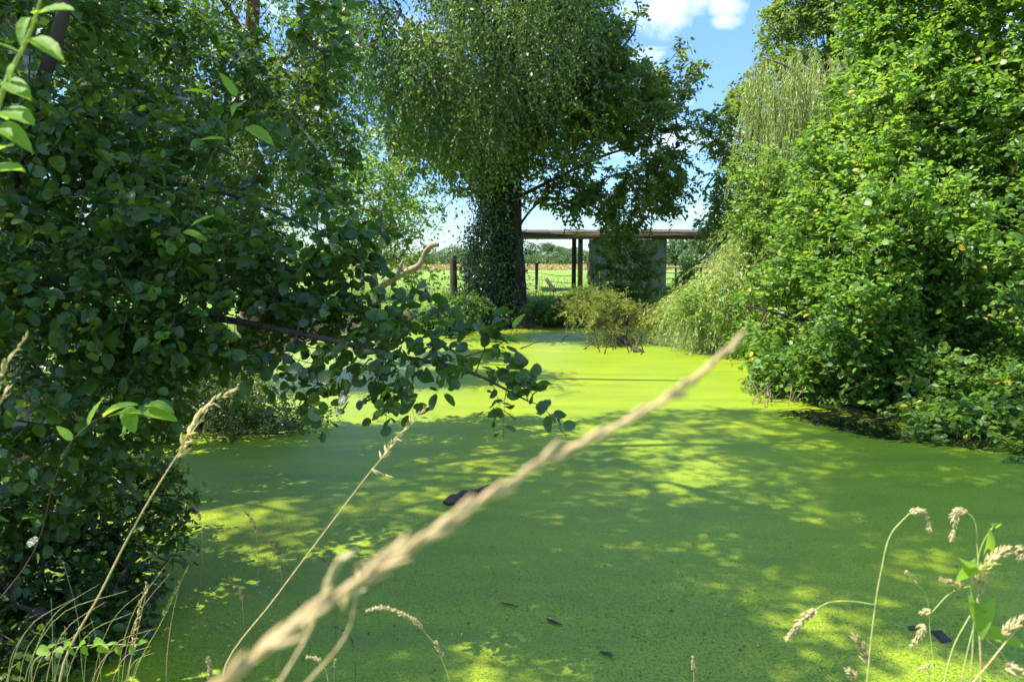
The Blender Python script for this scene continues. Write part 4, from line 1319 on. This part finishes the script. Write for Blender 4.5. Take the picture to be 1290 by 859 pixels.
q = lambda px, py, y: P(px, py, y)
gz0 = 0.6
leafy_shoot('sapling_shoot', 'near sapling shoot with large pale green leaves at the top left corner',
            [np.array([-1.35, 1.2, .6]), np.array([-1.25, 1.3, 1.5]), q(-30, 300, 1.5), q(5, 110, 1.45), q(38, 40, 1.4), q(60, -30, 1.35)], .008, .002,
            [(q(45, 18, 1.4), q(100, 0, 1.36), (0, -.7, .7), 1), (q(38, 22, 1.4), q(14, 60, 1.35), (.3, -.8, .4), .8), (q(24, 66, 1.42), q(-8, 50, 1.4), (0, -.6, .8), .9),
             (q(40, 48, 1.42), q(88, 75, 1.38), (0, -.5, .9), .8), (q(20, 80, 1.43), q(2, 105, 1.4), (.2, -.8, .4), 1), (q(8, 100, 1.45), q(44, 130, 1.4), (-.1, -.7, .7), .7),
             (q(0, 140, 1.46), q(50, 150, 1.4), (0, -.5, .9), .9), (q(-5, 160, 1.47), q(46, 178, 1.42), (0, -.4, .9), .8), (q(-20, 215, 1.48), q(40, 210, 1.42), (0, -.5, .9), .85), (q(-10, 195, 1.48), q(18, 170, 1.42), (0.2, -.7, .6), .9),
             (q(52, 0, 1.38), q(70, -30, 1.36), (.2, -.8, .3), 1), (q(-10, 140, 1.46), q(16, 152, 1.5), (0, -.5, .8), .9)])
def sub_shoot(label, pts, leafs):
    leafy_shoot('alder_shoot', label, pts, .003, .0012, leafs)
leafy_shoot('hazel_shoot', 'sunlit bright green shoot hanging in front of the alder at mid left',
            [np.array([-2.2, 2.6, .62]), q(40, 700, 3.0), q(70, 600, 2.9), q(100, 545, 2.7), q(150, 522, 2.55), q(186, 522, 2.55)], .002, .0008,
            [(q(182, 518, 2.55), q(222, 525, 2.5), (0, -.6, .8), .7), (q(180, 522, 2.55), q(140, 515, 2.5), (0, -.5, .9), .8), (q(160, 512, 2.55), q(168, 545, 2.5), (.3, -.8, .4), .9),
             (q(168, 524, 2.55), q(150, 552, 2.5), (-.3, -.8, .4), .8), (q(130, 525, 2.5), q(165, 500, 2.5), (0, -.6, .8), .7), (q(110, 536, 2.45), q(128, 500, 2.45), (.2, -.8, .5), .7),
             (q(90, 555, 2.7), q(72, 535, 2.7), (0, -.6, .8), .8), (q(184, 512, 2.55), q(215, 508, 2.5), (0, -.3, .9), .7)], stem='twig')
leafy_shoot('upright_shoot', 'pair of lighter leaves lit from above in the upper left foliage',
            [np.array([-2.6, 4.2, .5]), q(40, 500, 4.9), q(150, 320, 4.9), q(235, 285, 4.0), q(265, 200, 3.4), q(290, 150, 3.3), q(300, 120, 3.3)], .004, .0015,
            [(q(285, 176, 3.3), q(250, 172, 3.25), (0, -.6, .8), .8), (q(268, 122, 3.3), q(234, 106, 3.25), (0, -.6, .8), .8), (q(298, 122, 3.3), q(278, 92, 3.25), (.3, -.8, .4), .6),
             (q(310, 160, 3.3), q(345, 178, 3.25), (0, -.6, .8), .8), (q(300, 130, 3.3), q(290, 142, 3.25), (0, -.8, .6), 1), (q(240, 285, 3.3), q(268, 270, 3.25), (0, -.5, .9), .9), (q(230, 292, 3.3), q(262, 300, 3.3), (0, -.5, .9), .8)], stem='twig')
leafy_shoot('spray_tip_shoot', 'light green upright leaf on the tip of the alder spray over the water',
            [P(560, 455, 3.7), P(600, 445, 3.62), P(640, 425, 3.6), P(648, 412, 3.6)], .004, .001,
            [(q(646, 413, 3.6), q(660, 394, 3.58), (0, -.9, .3), .7), (q(640, 428, 3.6), q(667, 424, 3.58), (0, -.6, .7), .7), (q(632, 424, 3.6), q(655, 432, 3.58), (0, -.6, .8), .8)], stem='twig')

# ------------------------------------------------------------------ things floating on the pond
def floating(name, label, cat, pts, rad, mat='wetwood', n=9, rough=.2, flat=.45):
    c = spline(pts, 12)
    mb = MB().tube(c, rad if np.ndim(rad) else np.full(12, rad), n, rough=rough)
    for v in mb.v:
        v[:, 2] = v[:, 2] * flat + 0.012
    o = mb.build(name, M[mat])
    return tag(o, label, cat)


a, b = G(562, 636), G(626, 619)
floating('floating_log', 'blackened chunk of log floating in the duckweed behind the blurred stalk', 'log', [a, (a + b) / 2 + [0, 0.02, .01], b],
         np.array([.045, .06, .075, .07, .085, .08, .07, .085, .08, .085, .08, .065]) * .85, flat=.8, rough=.32, n=11)
for px, py, px2, py2, r_, lb_ in ((688, 781, 708, 789, .012, 'dark short twig floating near the bottom centre'), (755, 823, 773, 829, .014, 'dark stubby twig floating low in the frame right of centre'),
                                  (630, 760, 654, 766, .008, 'faint thin twig sunk in the duckweed below the blurred stalk')):
    a, b = G(px, py), G(px2, py2)
    floating('floating_twig', lb_, 'twig', [a, (a + b) / 2 + [0, rng.uniform(-.015, .015), 0], b], r_ * np.array([.25, .5, .8, 1, .9, 1.05, .8, .9, .7, .75, .45, .2]), flat=.3, rough=.3)
def slab(name, label, corners, th, mat):
    p = np.array([G(*c) for c in corners])
    lo, hi = p.copy(), p.copy()
    lo[:, 2] = -.01
    hi[:, 2] = th
    v = np.concatenate([lo, hi])
    tag(add(name, v, np.array([[4, 5, 6, 7], [0, 1, 5, 4], [1, 2, 6, 5], [2, 3, 7, 6], [3, 0, 4, 7]]), M[mat]), label, 'board')
slab('floating_board', 'small dark square board floating at the lower right among grass heads', [(1172, 796), (1185, 795), (1199, 808), (1187, 810)], .010, 'wetwood')
slab('floating_board', 'tiny dark chip floating just left of the dark square board', [(1144, 790), (1152, 789), (1155, 793), (1146, 795)], .008, 'wetwood')
M['mesh'] = rough_mat('weedy_mesh', (0.13, 0.20, 0.03), (0.20, 0.29, 0.04), 30, 0.8, 0.3, 0.003)
rt = root('sunken_grid', 'faint rectangular grid lying just under the duckweed right of bottom centre', 'grid', tuple(G(943, 765)))
c4 = [G(922, 763), G(936, 755), G(966, 764), G(957, 774)]
for i_ in range(4):
    a, b = c4[i_], c4[(i_ + 1) % 4]
    MB().tube([a, (a + b) / 2, b], .004, 5).build('edge_bar', M['mesh'], rt)
for t in (.25, .5, .75):
    a, b = c4[0] + (c4[3] - c4[0]) * t, c4[1] + (c4[2] - c4[1]) * t
    MB().tube([a, (a + b) / 2, b], .0025, 4).build('bar', M['mesh'], rt)
# single fronds proud of the carpet near the viewer
n = 60000
yy = 1 / rng.uniform(1 / 9.5, 1 / 3.4, n)
xx = rng.uniform(-.5, .75, n) * yy
k = (pond_sd(xx, yy) < -.15) & (noise3(np.stack([xx, yy, 0 * xx], 1), 3.0, 9) > rng.normal(size=n) * .8 - .4)
xx, yy = xx[k], yy[k]
n = len(xx)
pos = np.stack([xx, yy, rng.uniform(.001, .004, n)], 1)
X, Y, Z = frames(rng.normal(size=(n, 3)) * [1, 1, .25], rng.normal(size=(n, 3)) * .25 + [0, 0, 1])
M['frond'] = leaf_mat('duckweed_frond', (0.11, 0.18, 0.014), (0.30, 0.36, 0.02), (0.3, 0.4, 0.01), 0.05, 0.45, 0.5)
v, f = leaves_mesh(pos, X, Y, Z, rng.uniform(.006, .014, n), [tmpl_low(.8, .02)])
tag(add('duckweed_fronds', v, f, M['frond']), 'single duckweed fronds lying proud of the green carpet near the viewer', 'duckweed', kind='stuff')
# bits of fallen leaf, seed fluff and bark
n = 650
yy = 1 / rng.uniform(1 / 20, 1 / 3.8, n)
xx = rng.uniform(-.6, .75, n) * yy
k = pond_sd(xx, yy) < -.1
xx, yy = xx[k], yy[k]
n = len(xx)
pos = np.stack([xx, yy, np.full(n, .006)], 1)
X, Y, Z = frames(rng.normal(size=(n, 3)) * [1, 1, .12], rng.normal(size=(n, 3)) * .2 + [0, 0, 1])
for nm_, m, mat in (('pale_flecks', rng.uniform(size=n) < .4, 'seed'), ('dark_flecks', None, 'seedbrown')):
    if m is None:
        m = ~last
    last = m
    v, f = leaves_mesh(pos[m], X[m], Y[m], Z[m], rng.uniform(.008, .03, int(m.sum())), [tmpl_low(.6, .05)])
    tag(add('floating_litter', v, f, M[mat]), ('pale' if nm_[0] == 'p' else 'brown') + ' bits of leaf litter scattered over the duckweed', 'litter', kind='stuff')

# ------------------------------------------------------------------ near bank grass
tufts('near_grass', 'loose green and straw grass blades in the lower left corner', -2.6, -0.55, 2.35, 3.7, 900, 0.2, 0.006, 'grass', lean=.6, cond=lambda x, y: y < 3.05 + np.clip(-x - 1, 0, 2) * .5)
tufts('underfoot_grass', 'trodden grass on the bank at the viewer feet', -3, 4, -2, 2.6, 9000, 0.13, 0.008, 'grass') if False else None


def spikelet(L_, W_, n=6):
    """pointed husk, x along"""
    xs_ = np.array([0, .18, .45, .75, 1.0])
    rs = np.array([.25, .85, 1.0, .6, .04]) * W_
    vs, q_ = [], []
    for x, r in zip(xs_, rs):
        a = np.arange(n) * 2 * math.pi / n
        vs.append(np.stack([np.full(n, x * L_), np.cos(a) * r, np.sin(a) * r * .7], 1))
    i = np.arange(n)
    j = (i + 1) % n
    for k in range(4):
        q_.append(np.stack([k * n + i, k * n + j, (k + 1) * n + j, (k + 1) * n + i], 1))
    return np.concatenate(vs), np.concatenate(q_)


def put_spike(mb, p, d, L_, W_, n=5):
    v, q_ = spikelet(L_, W_, n)
    X, Y, Z = frames(np.array(d, float)[None], rng.normal(size=(1, 3)))
    mb.put(p + v[:, 0:1] * X + v[:, 1:2] * Y + v[:, 2:3] * Z, q=q_)


def stalk(label, path, r1, r2, heads, mat='stemgreen', hm='seed', group='seeding grass stalks on the near bank', name='grass_stalk', spacing=None, n=30, side=()):
    """heads: list of (pixel path, kind, size). kinds: 'plume' feathery, 'lump' cocksfoot clusters"""
    base = np.array(path[0])
    r = root(name, label, 'grass stalk', tuple(base), group)
    MB().tube(spline(path, n), np.linspace(r1, r2, n), 6).build('stem', M[mat], r, True)
    for sdp in side:
        MB().tube(spline(sdp, 14), np.linspace(r2 * 1.1, r2 * .7, 14), 5).build('side_stem', M[mat], r, True)
    for hp, kind, s in heads:
        c = spline(hp, 40)
        ln = np.sum(np.linalg.norm(np.diff(c, axis=0), axis=1))
        tan = nrm(np.gradient(c, axis=0))
        if kind == 'plume':
            mb = MB()
            m = int(ln / (s * .22))
            for k in range(m):
                t = k / m
                i = int(t * 39)
                L_ = s * (1 - .45 * t) * rng.uniform(.7, 1.2)
                d = tan[i] * 1.1 + rng.normal(size=3) * .45 + [0, 0, -.15]
                put_spike(mb, c[i], d, L_, L_ * .14)
            mb.build('seed_head', M[hm], r)
        elif kind == 'lump':
            m = max(2, int(ln / (s * .55)))
            for k in range(m):
                t = (k + .5) / m
                i = int(t * 39)
                mb = MB()
                rad = s * .62 * (1.0 - .35 * t) * rng.uniform(.8, 1.15)
                for _ in range(24):
                    dd = rand_unit(1)[0] * .65 + tan[i] * 1.1
                    put_spike(mb, c[i] + rand_unit(1)[0] * rad * .35, dd, rad * rng.uniform(.9, 1.6), rad * .2, 5)
                mb.build('seed_cluster', M[hm], r)
    return r


def foot(px, y):
    x = (px - CX) / FPX * y
    return np.array([x, y, float(hgt(np.array([x]), np.array([y]))[0])])


# the big out of focus stalk right before the camera
big = [np.array([-.5, .36, .6]), np.array([-.42, .32, 1.3]), P(-40, 1110, .30), P(120, 982, .304), P(275, 862, .315), P(430, 745, .338), P(560, 660, .36), P(680, 585, .39), P(800, 525, .42), P(885, 468, .45), P(938, 422, .473)]
r = root('blurred_grass_stalk', 'pale blurred grass stalk crossing the whole lower middle very close to the viewer', 'grass stalk', tuple(big[0]))
c = spline(big, 90)
MB().tube(c[:-4], np.linspace(.0014, .0006, 86), 8).build('stem', M['straw'], r, True)
tan = nrm(np.gradient(c, axis=0))
ks = list(range(33, 87, 1))
for n_, k in enumerate(ks):
    t = (k - 33) / 54
    sg = 1 if n_ % 2 else -1
    side = np.cross(tan[k], [0, 1, 0])
    spread = (.15 * (1 - t) ** .7 + .02 + .24 * max(0, 1 - 1.3 * t) * (n_ % 3 == 0))
    d = tan[k] * 1.0 + side * sg * spread + np.array([0, 1, 0]) * rng.normal() * .12 * (1 - t) + rng.normal(size=3) * .08
    mb = MB()
    Ln_ = (.0205 - .002 * t) * rng.uniform(.85, 1.2)
    put_spike(mb, c[k], d, Ln_, .0023 - .0005 * t, 8)
    put_spike(mb, c[k] + tan[k] * .006, d - side * sg * .08 * (1 - t) + rng.normal(size=3) * .05, Ln_ * .7, .0012 - .0003 * t, 6)
    if n_ % 3 == 0 and t < .7:
        put_spike(mb, c[k] + tan[k] * .002, d - side * sg * .5 * (1 - t), Ln_ * .95, .0012, 6)
    mb.build('spikelet', M['seedtan'], r, True)
# second blurred spray at its foot
s2_ = [np.array([-.2, .42, .6]), np.array([-.19, .45, 1.3]), P(345, 872, .47), P(392, 790, .48), P(412, 735, .49), P(428, 698, .50)]
stalk('short blurred straw spike beside the foot of the big blurred stalk', s2_, .0012, .0007, [([P(385, 800, .48), P(412, 735, .49), P(430, 695, .50)], 'plume', .022)], 'straw', name='blurred_grass_stalk', group='blurred stalks close to the viewer')
s3_ = [np.array([-.18, .48, .6]), np.array([-.17, .5, 1.3]), P(370, 880, .5), P(440, 790, .5), P(452, 720, .5)]
stalk('thin blurred straw spike just right of the short blurred one', s3_, .0011, .0006, [([P(432, 770, .5), P(446, 735, .5), P(454, 705, .5)], 'plume', .018)], 'straw', name='blurred_grass_stalk', group='blurred stalks close to the viewer')

stalk('tall golden stalk with a feathery drooping head at left centre',
      [foot(60, 2.2), P(75, 862, 2.2), P(130, 740, 2.15), P(185, 635, 2.1), P(232, 560, 2.1), P(262, 515, 2.1)], .0042, .0014,
      [([P(224, 576, 2.1), P(240, 540, 2.1), P(262, 510, 2.1), P(300, 491, 2.1)], 'plume', .055)], 'straw')
stalk('long thin pale stalk leaning right with a loose open head, left of centre',
      [foot(270, 2.0), P(283, 840, 2.0), P(345, 755, 2.0), P(420, 655, 2.0), P(470, 590, 2.0), P(500, 555, 2.0), P(540, 510, 2.0)], .0026, .0009,
      [([P(480, 578, 2.0), P(500, 552, 2.0), P(540, 508, 2.0)], 'plume', .026), ([P(468, 590, 2.0), P(478, 594, 2.0), P(494, 601, 2.0)], 'plume', .024)], 'straw')
stalk('feathery straw head leaning in at the left edge, upper one',
      [foot(-60, 1.7), P(-40, 700, 1.7), P(-14, 520, 1.7), P(5, 465, 1.7), P(34, 424, 1.7)], .002, .001, [([P(-8, 500, 1.7), P(5, 462, 1.7), P(36, 423, 1.7)], 'plume', .035)], 'straw')
stalk('feathery straw head leaning in at the left edge, lower one',
      [foot(-70, 1.75), P(-50, 700, 1.75), P(-20, 560, 1.75), P(-6, 520, 1.75), P(10, 490, 1.75)], .002, .001, [([P(-16, 545, 1.75), P(-6, 518, 1.75), P(10, 488, 1.75)], 'plume', .035)], 'straw')
stalk('orange brown upright spike in the lower left grass', [foot(150, 2.6), P(162, 850, 2.6), P(172, 800, 2.6), P(186, 740, 2.6)], .0022, .001, [([P(165, 825, 2.6), P(172, 780, 2.6), P(187, 732, 2.6)], 'plume', .03)], 'straw')
stalk('grey green thin spike leaning right in the lower left grass', [foot(150, 2.5), P(170, 850, 2.5), P(205, 780, 2.5), P(238, 712, 2.5)], .0016, .0007, [([P(205, 775, 2.5), P(222, 742, 2.5), P(238, 710, 2.5)], 'plume', .02)], 'stemgreen', 'grass')
stalk('pinkish clustered head at the bottom edge left of the big stalk', [foot(262, 2.4), P(262, 870, 2.4), P(264, 845, 2.4), P(262, 830, 2.4)], .0016, .001, [([P(265, 858, 2.4), P(265, 843, 2.4), P(262, 828, 2.4)], 'lump', .022)], 'straw')
stalk('small pinkish head on a curved stem at the bottom by the blurred stalk foot', [foot(410, 2.3), P(414, 862, 2.3), P(408, 840, 2.3), P(390, 828, 2.3)], .0014, .0009, [([P(405, 833, 2.3), P(398, 829, 2.3), P(386, 827, 2.3)], 'lump', .016)], 'straw')
stalk('tiny upright pink head at the bottom right of the curved one', [foot(420, 2.5), P(421, 866, 2.5), P(421, 845, 2.5), P(422, 832, 2.5)], .0012, .0008, [([P(421, 842, 2.5), P(422, 831, 2.5)], 'lump', .016)], 'straw')
stalk('arched stalk with a curled wheat coloured head over dark water at bottom centre left',
      [foot(560, 2.3), P(568, 862, 2.3), P(560, 838, 2.3), P(548, 812, 2.3), P(532, 792, 2.3)], .0018, .0010,
      [([P(532, 791, 2.3), P(520, 780, 2.3), P(500, 770, 2.3), P(480, 765, 2.3), P(462, 769, 2.3)], 'lump', .018), ([P(560, 828, 2.3), P(553, 818, 2.3), P(549, 810, 2.3)], 'lump', .022)], 'stemgreen')
brown = [(348, 690, 3.3, 34), (318, 655, 3.2, 22), (415, 712, 3.2, 30), (300, 740, 3.1, 40), (360, 790, 3.0, 36), (440, 800, 2.9, 40), (382, 770, 2.9, 14), (248, 640, 3.3, 30)]
bl_ = ['thin brown grass sprig over shaded duckweed left of the blurred spike', 'small brown grass sprig highest over the left shaded duckweed', 'brown drooping sprig between thin pale stalk and the blurred stalk',
       'brown sprig beside the lower left bramble edge', 'low brown sprig left of the blurred stalk foot', 'low brown sprig right of the blurred spikes', 'short dark upright sprig just behind the blurred spikes', 'faint brown sprig above the golden stalk base']
for (px, py, y, ln), lb_ in zip(brown, bl_):
    yf = 2.75
    stalk(lb_, [foot(px * .9 + 60, yf), P(px + 8, 860, yf + .1), P(px + 6, py + 30, y - .3), P(px, py, y - .2), P(px - ln * .5, py - 12, y - .2)], .0012, .0007,
          [([P(px + 4, py + 16, y - .25), P(px, py, y - .2), P(px - ln * .5, py - 12, y - .2)], 'plume', .022)], 'twig', 'seedbrown', group='brown grass sprigs over the shaded water')

# right hand group, cocksfoot
D = 1.75
stalk('tall arching cocksfoot stalk with nodding head and a long side branch, bottom right',
      [foot(1085, D), P(1092, 862, D), P(1098, 800, D), P(1110, 720, D), P(1124, 670, D), P(1146, 646, D)], .0022, .0012,
      [([P(1146, 646, D), P(1160, 643, D), P(1170, 658, D), P(1170, 665, D)], 'lump', .019), ([P(1028, 766, D), P(1010, 782, D), P(990, 806, D)], 'lump', .022)], 'stemgreen',
      side=[[P(1104, 762, D), P(1070, 757, D), P(1040, 760, D), P(1024, 770, D)]])
stalk('cocksfoot with a broad pale fan head at the bottom right, left of the tall arch', [foot(1088, 1.8), P(1092, 866, 1.8), P(1093, 845, 1.8), P(1084, 810, 1.8)], .0018, .001,
      [([P(1094, 838, 1.8), P(1088, 820, 1.8), P(1079, 804, 1.8)], 'lump', .032)], 'stemgreen')
stalk('low pale head at the bottom edge under the fan head', [foot(1075, 1.8), P(1080, 880, 1.8), P(1076, 856, 1.8), P(1069, 844, 1.8)], .0016, .001, [([P(1080, 857, 1.8), P(1068, 844, 1.8)], 'lump', .026)], 'stemgreen')
stalk('cocksfoot with hooked nodding head rising behind the green leaves at right', [foot(1225, D), P(1236, 860, D), P(1233, 760, D), P(1231, 690, D), P(1224, 650, D), P(1212, 642, D)], .0022, .0012,
      [([P(1218, 643, D), P(1206, 645, D), P(1202, 665, D), P(1199, 682, D)], 'lump', .020)], 'stemgreen')
stalk('stout cocksfoot with the thickest clustered head leaning to the right edge', [foot(1232, 1.6), P(1236, 862, 1.6), P(1234, 800, 1.6), P(1232, 750, 1.6), P(1245, 715, 1.6), P(1290, 690, 1.6)], .0024, .0014,
      [([P(1232, 748, 1.6), P(1235, 728, 1.6), P(1248, 706, 1.6), P(1264, 694, 1.6), P(1300, 690, 1.6)], 'lump', .026), ([P(1290, 692, 1.6), P(1284, 705, 1.6)], 'lump', .02)], 'straw')
stalk('side branching cocksfoot with heads hanging left over the dark board', [foot(1215, 1.65), P(1222, 862, 1.65), P(1226, 800, 1.65), P(1226, 760, 1.65), P(1222, 738, 1.65)], .002, .0012,
      [([P(1214, 738, 1.65), P(1200, 734, 1.65), P(1184, 729, 1.65)], 'lump', .018), ([P(1174, 768, 1.65), P(1162, 773, 1.65)], 'lump', .019), ([P(1164, 785, 1.65), P(1158, 800, 1.65), P(1148, 815, 1.65)], 'lump', .02)], 'stemgreen',
      side=[[P(1222, 738, 1.65), P(1200, 745, 1.65), P(1180, 764, 1.65), P(1170, 776, 1.65)]])
stalk('bent cocksfoot whose small dark head hangs left of the hooked one', [foot(1150, 2.0), P(1176, 880, 2.0), P(1172, 800, 2.05), P(1160, 740, 2.05), P(1150, 732, 2.05)], .0009, .0006,
      [([P(1140, 718, 2.05), P(1148, 728, 2.05), P(1155, 736, 2.05)], 'lump', .014)], 'stemgreen')
stalk('short stem with a small tilted head at the bottom right of centre group', [foot(1170, 1.9), P(1171, 870, 1.9), P(1171, 850, 1.9), P(1166, 838, 1.9)], .0012, .0008, [([P(1172, 836, 1.9), P(1158, 843, 1.9)], 'lump', .016)], 'stemgreen')
stalk('leaning pale stem with clusters in the lower right corner', [foot(1200, 1.5), P(1210, 880, 1.5), P(1250, 830, 1.5), P(1290, 780, 1.5)], .002, .0014, [([P(1262, 800, 1.5), P(1276, 788, 1.5), P(1300, 772, 1.5)], 'lump', .026), ([P(1266, 838, 1.5), P(1282, 845, 1.5), P(1300, 855, 1.5)], 'lump', .028)], 'straw')
stalk('single thin stem with a folded pink head at the bottom right of centre', [foot(872, 2.4), P(874, 868, 2.4), P(874, 848, 2.4), P(871, 832, 2.4)], .0013, .0009, [([P(874, 845, 2.4), P(873, 828, 2.4)], 'lump', .017)], 'straw')
stalk('green bare stem slanting up left in the lower right corner', [foot(1180, 1.7), P(1188, 864, 1.7), P(1203, 810, 1.7), P(1222, 775, 1.7)], .0020, .0014, [], 'stemgreen')
stalk('pale bare stem crossing behind the arrow shaped leaf', [foot(1202, 1.72), P(1210, 864, 1.72), P(1220, 815, 1.72), P(1229, 780, 1.72)], .0019, .0013, [], 'stemgreen')
heart = [tmpl_fine(.85, .10, .15, 0, .28, 8, 9, .005), tmpl_fine(.7, .16, .1, 0, .25, 9, 9, .005, twist=.05)]
leafy_shoot('bindweed', 'bindweed with arrow shaped bright leaves climbing the grass at lower right', [foot(1245, 1.62), P(1285, 880, 1.6), P(1262, 822, 1.6), P(1240, 800, 1.58), P(1234, 760, 1.58), P(1231, 710, 1.58), P(1240, 680, 1.58), P(1252, 662, 1.58)], .0014, .0009,
            [(q(1236, 762, 1.57), q(1238, 806, 1.54), (0, -1, .3), .8), (q(1233, 718, 1.57), q(1203, 732, 1.54), (0, -.6, .9), .8), (q(1233, 712, 1.57), q(1222, 706, 1.5), (0, -.6, .9), .9),
             (q(1250, 800, 1.57), q(1290, 812, 1.52), (0, -.5, .9), .9), (q(1244, 690, 1.57), q(1250, 668, 1.54), (0.5, -.9, .2), .5), (q(1252, 664, 1.57), q(1262, 658, 1.54), (0.5, -.9, .2), .5), (q(1232, 765, 1.57), q(1224, 760, 1.55), (0, -.8, .3), .9)], tm=heart, cat='climber')
leafy_shoot('yellow_sprig', 'low sprig with tiny yellow green leaves crossing the golden stalk foot', [foot(60, 2.1), P(40, 870, 2.1), P(45, 830, 2.1), P(80, 818, 2.1), P(120, 812, 2.1), P(175, 812, 2.1)], .0016, .0008,
            [(q(50 + 9.5 * k + random.uniform(-3, 3), 816 - .3 * k, 2.1), q(54 + 9.5 * k + random.uniform(-3, 8), (807 if k % 2 else 824) + random.uniform(-3, 3), 2.08 + random.uniform(-.03, .03)), (random.uniform(-.5, .5), -.8, .5), random.uniform(.6, .9)) for k in range(14)])
# thin green and straw blades leaning across the corner
for g_, (lb_, lo_, hi_) in enumerate((('tuft of long thin blades leaning right at the very lower left corner', 0, 95), ('tuft of long thin blades fanning out right of the golden stalk foot', 95, 215))):
    y = 2.5 + .2 * g_
    tr_ = root('grass_tuft', lb_, 'grass tuft', tuple(foot((lo_ + hi_) / 2, y)))
    for k in range(13):
        a = rng.uniform(lo_, hi_)
        ln = rng.uniform(30, 160)
        lean = rng.uniform(-.2, 1.0)
        yy = y + rng.uniform(-.2, .25)
        b_ = (a + ln * lean * .4, 860 - ln * .6)
        c_ = (a + ln * lean * 1.1, 860 - ln * (1.05 - .3 * abs(lean)))
        MB().tube(spline([foot(a - 6, yy) - [0, 0, .02], P(a, 862, yy), P(*b_, yy), P(*c_, yy)], 14), np.linspace(.0017, .0004, 14), 4).build('blade', M['stemgreen' if k % 3 else 'straw'], tr_)
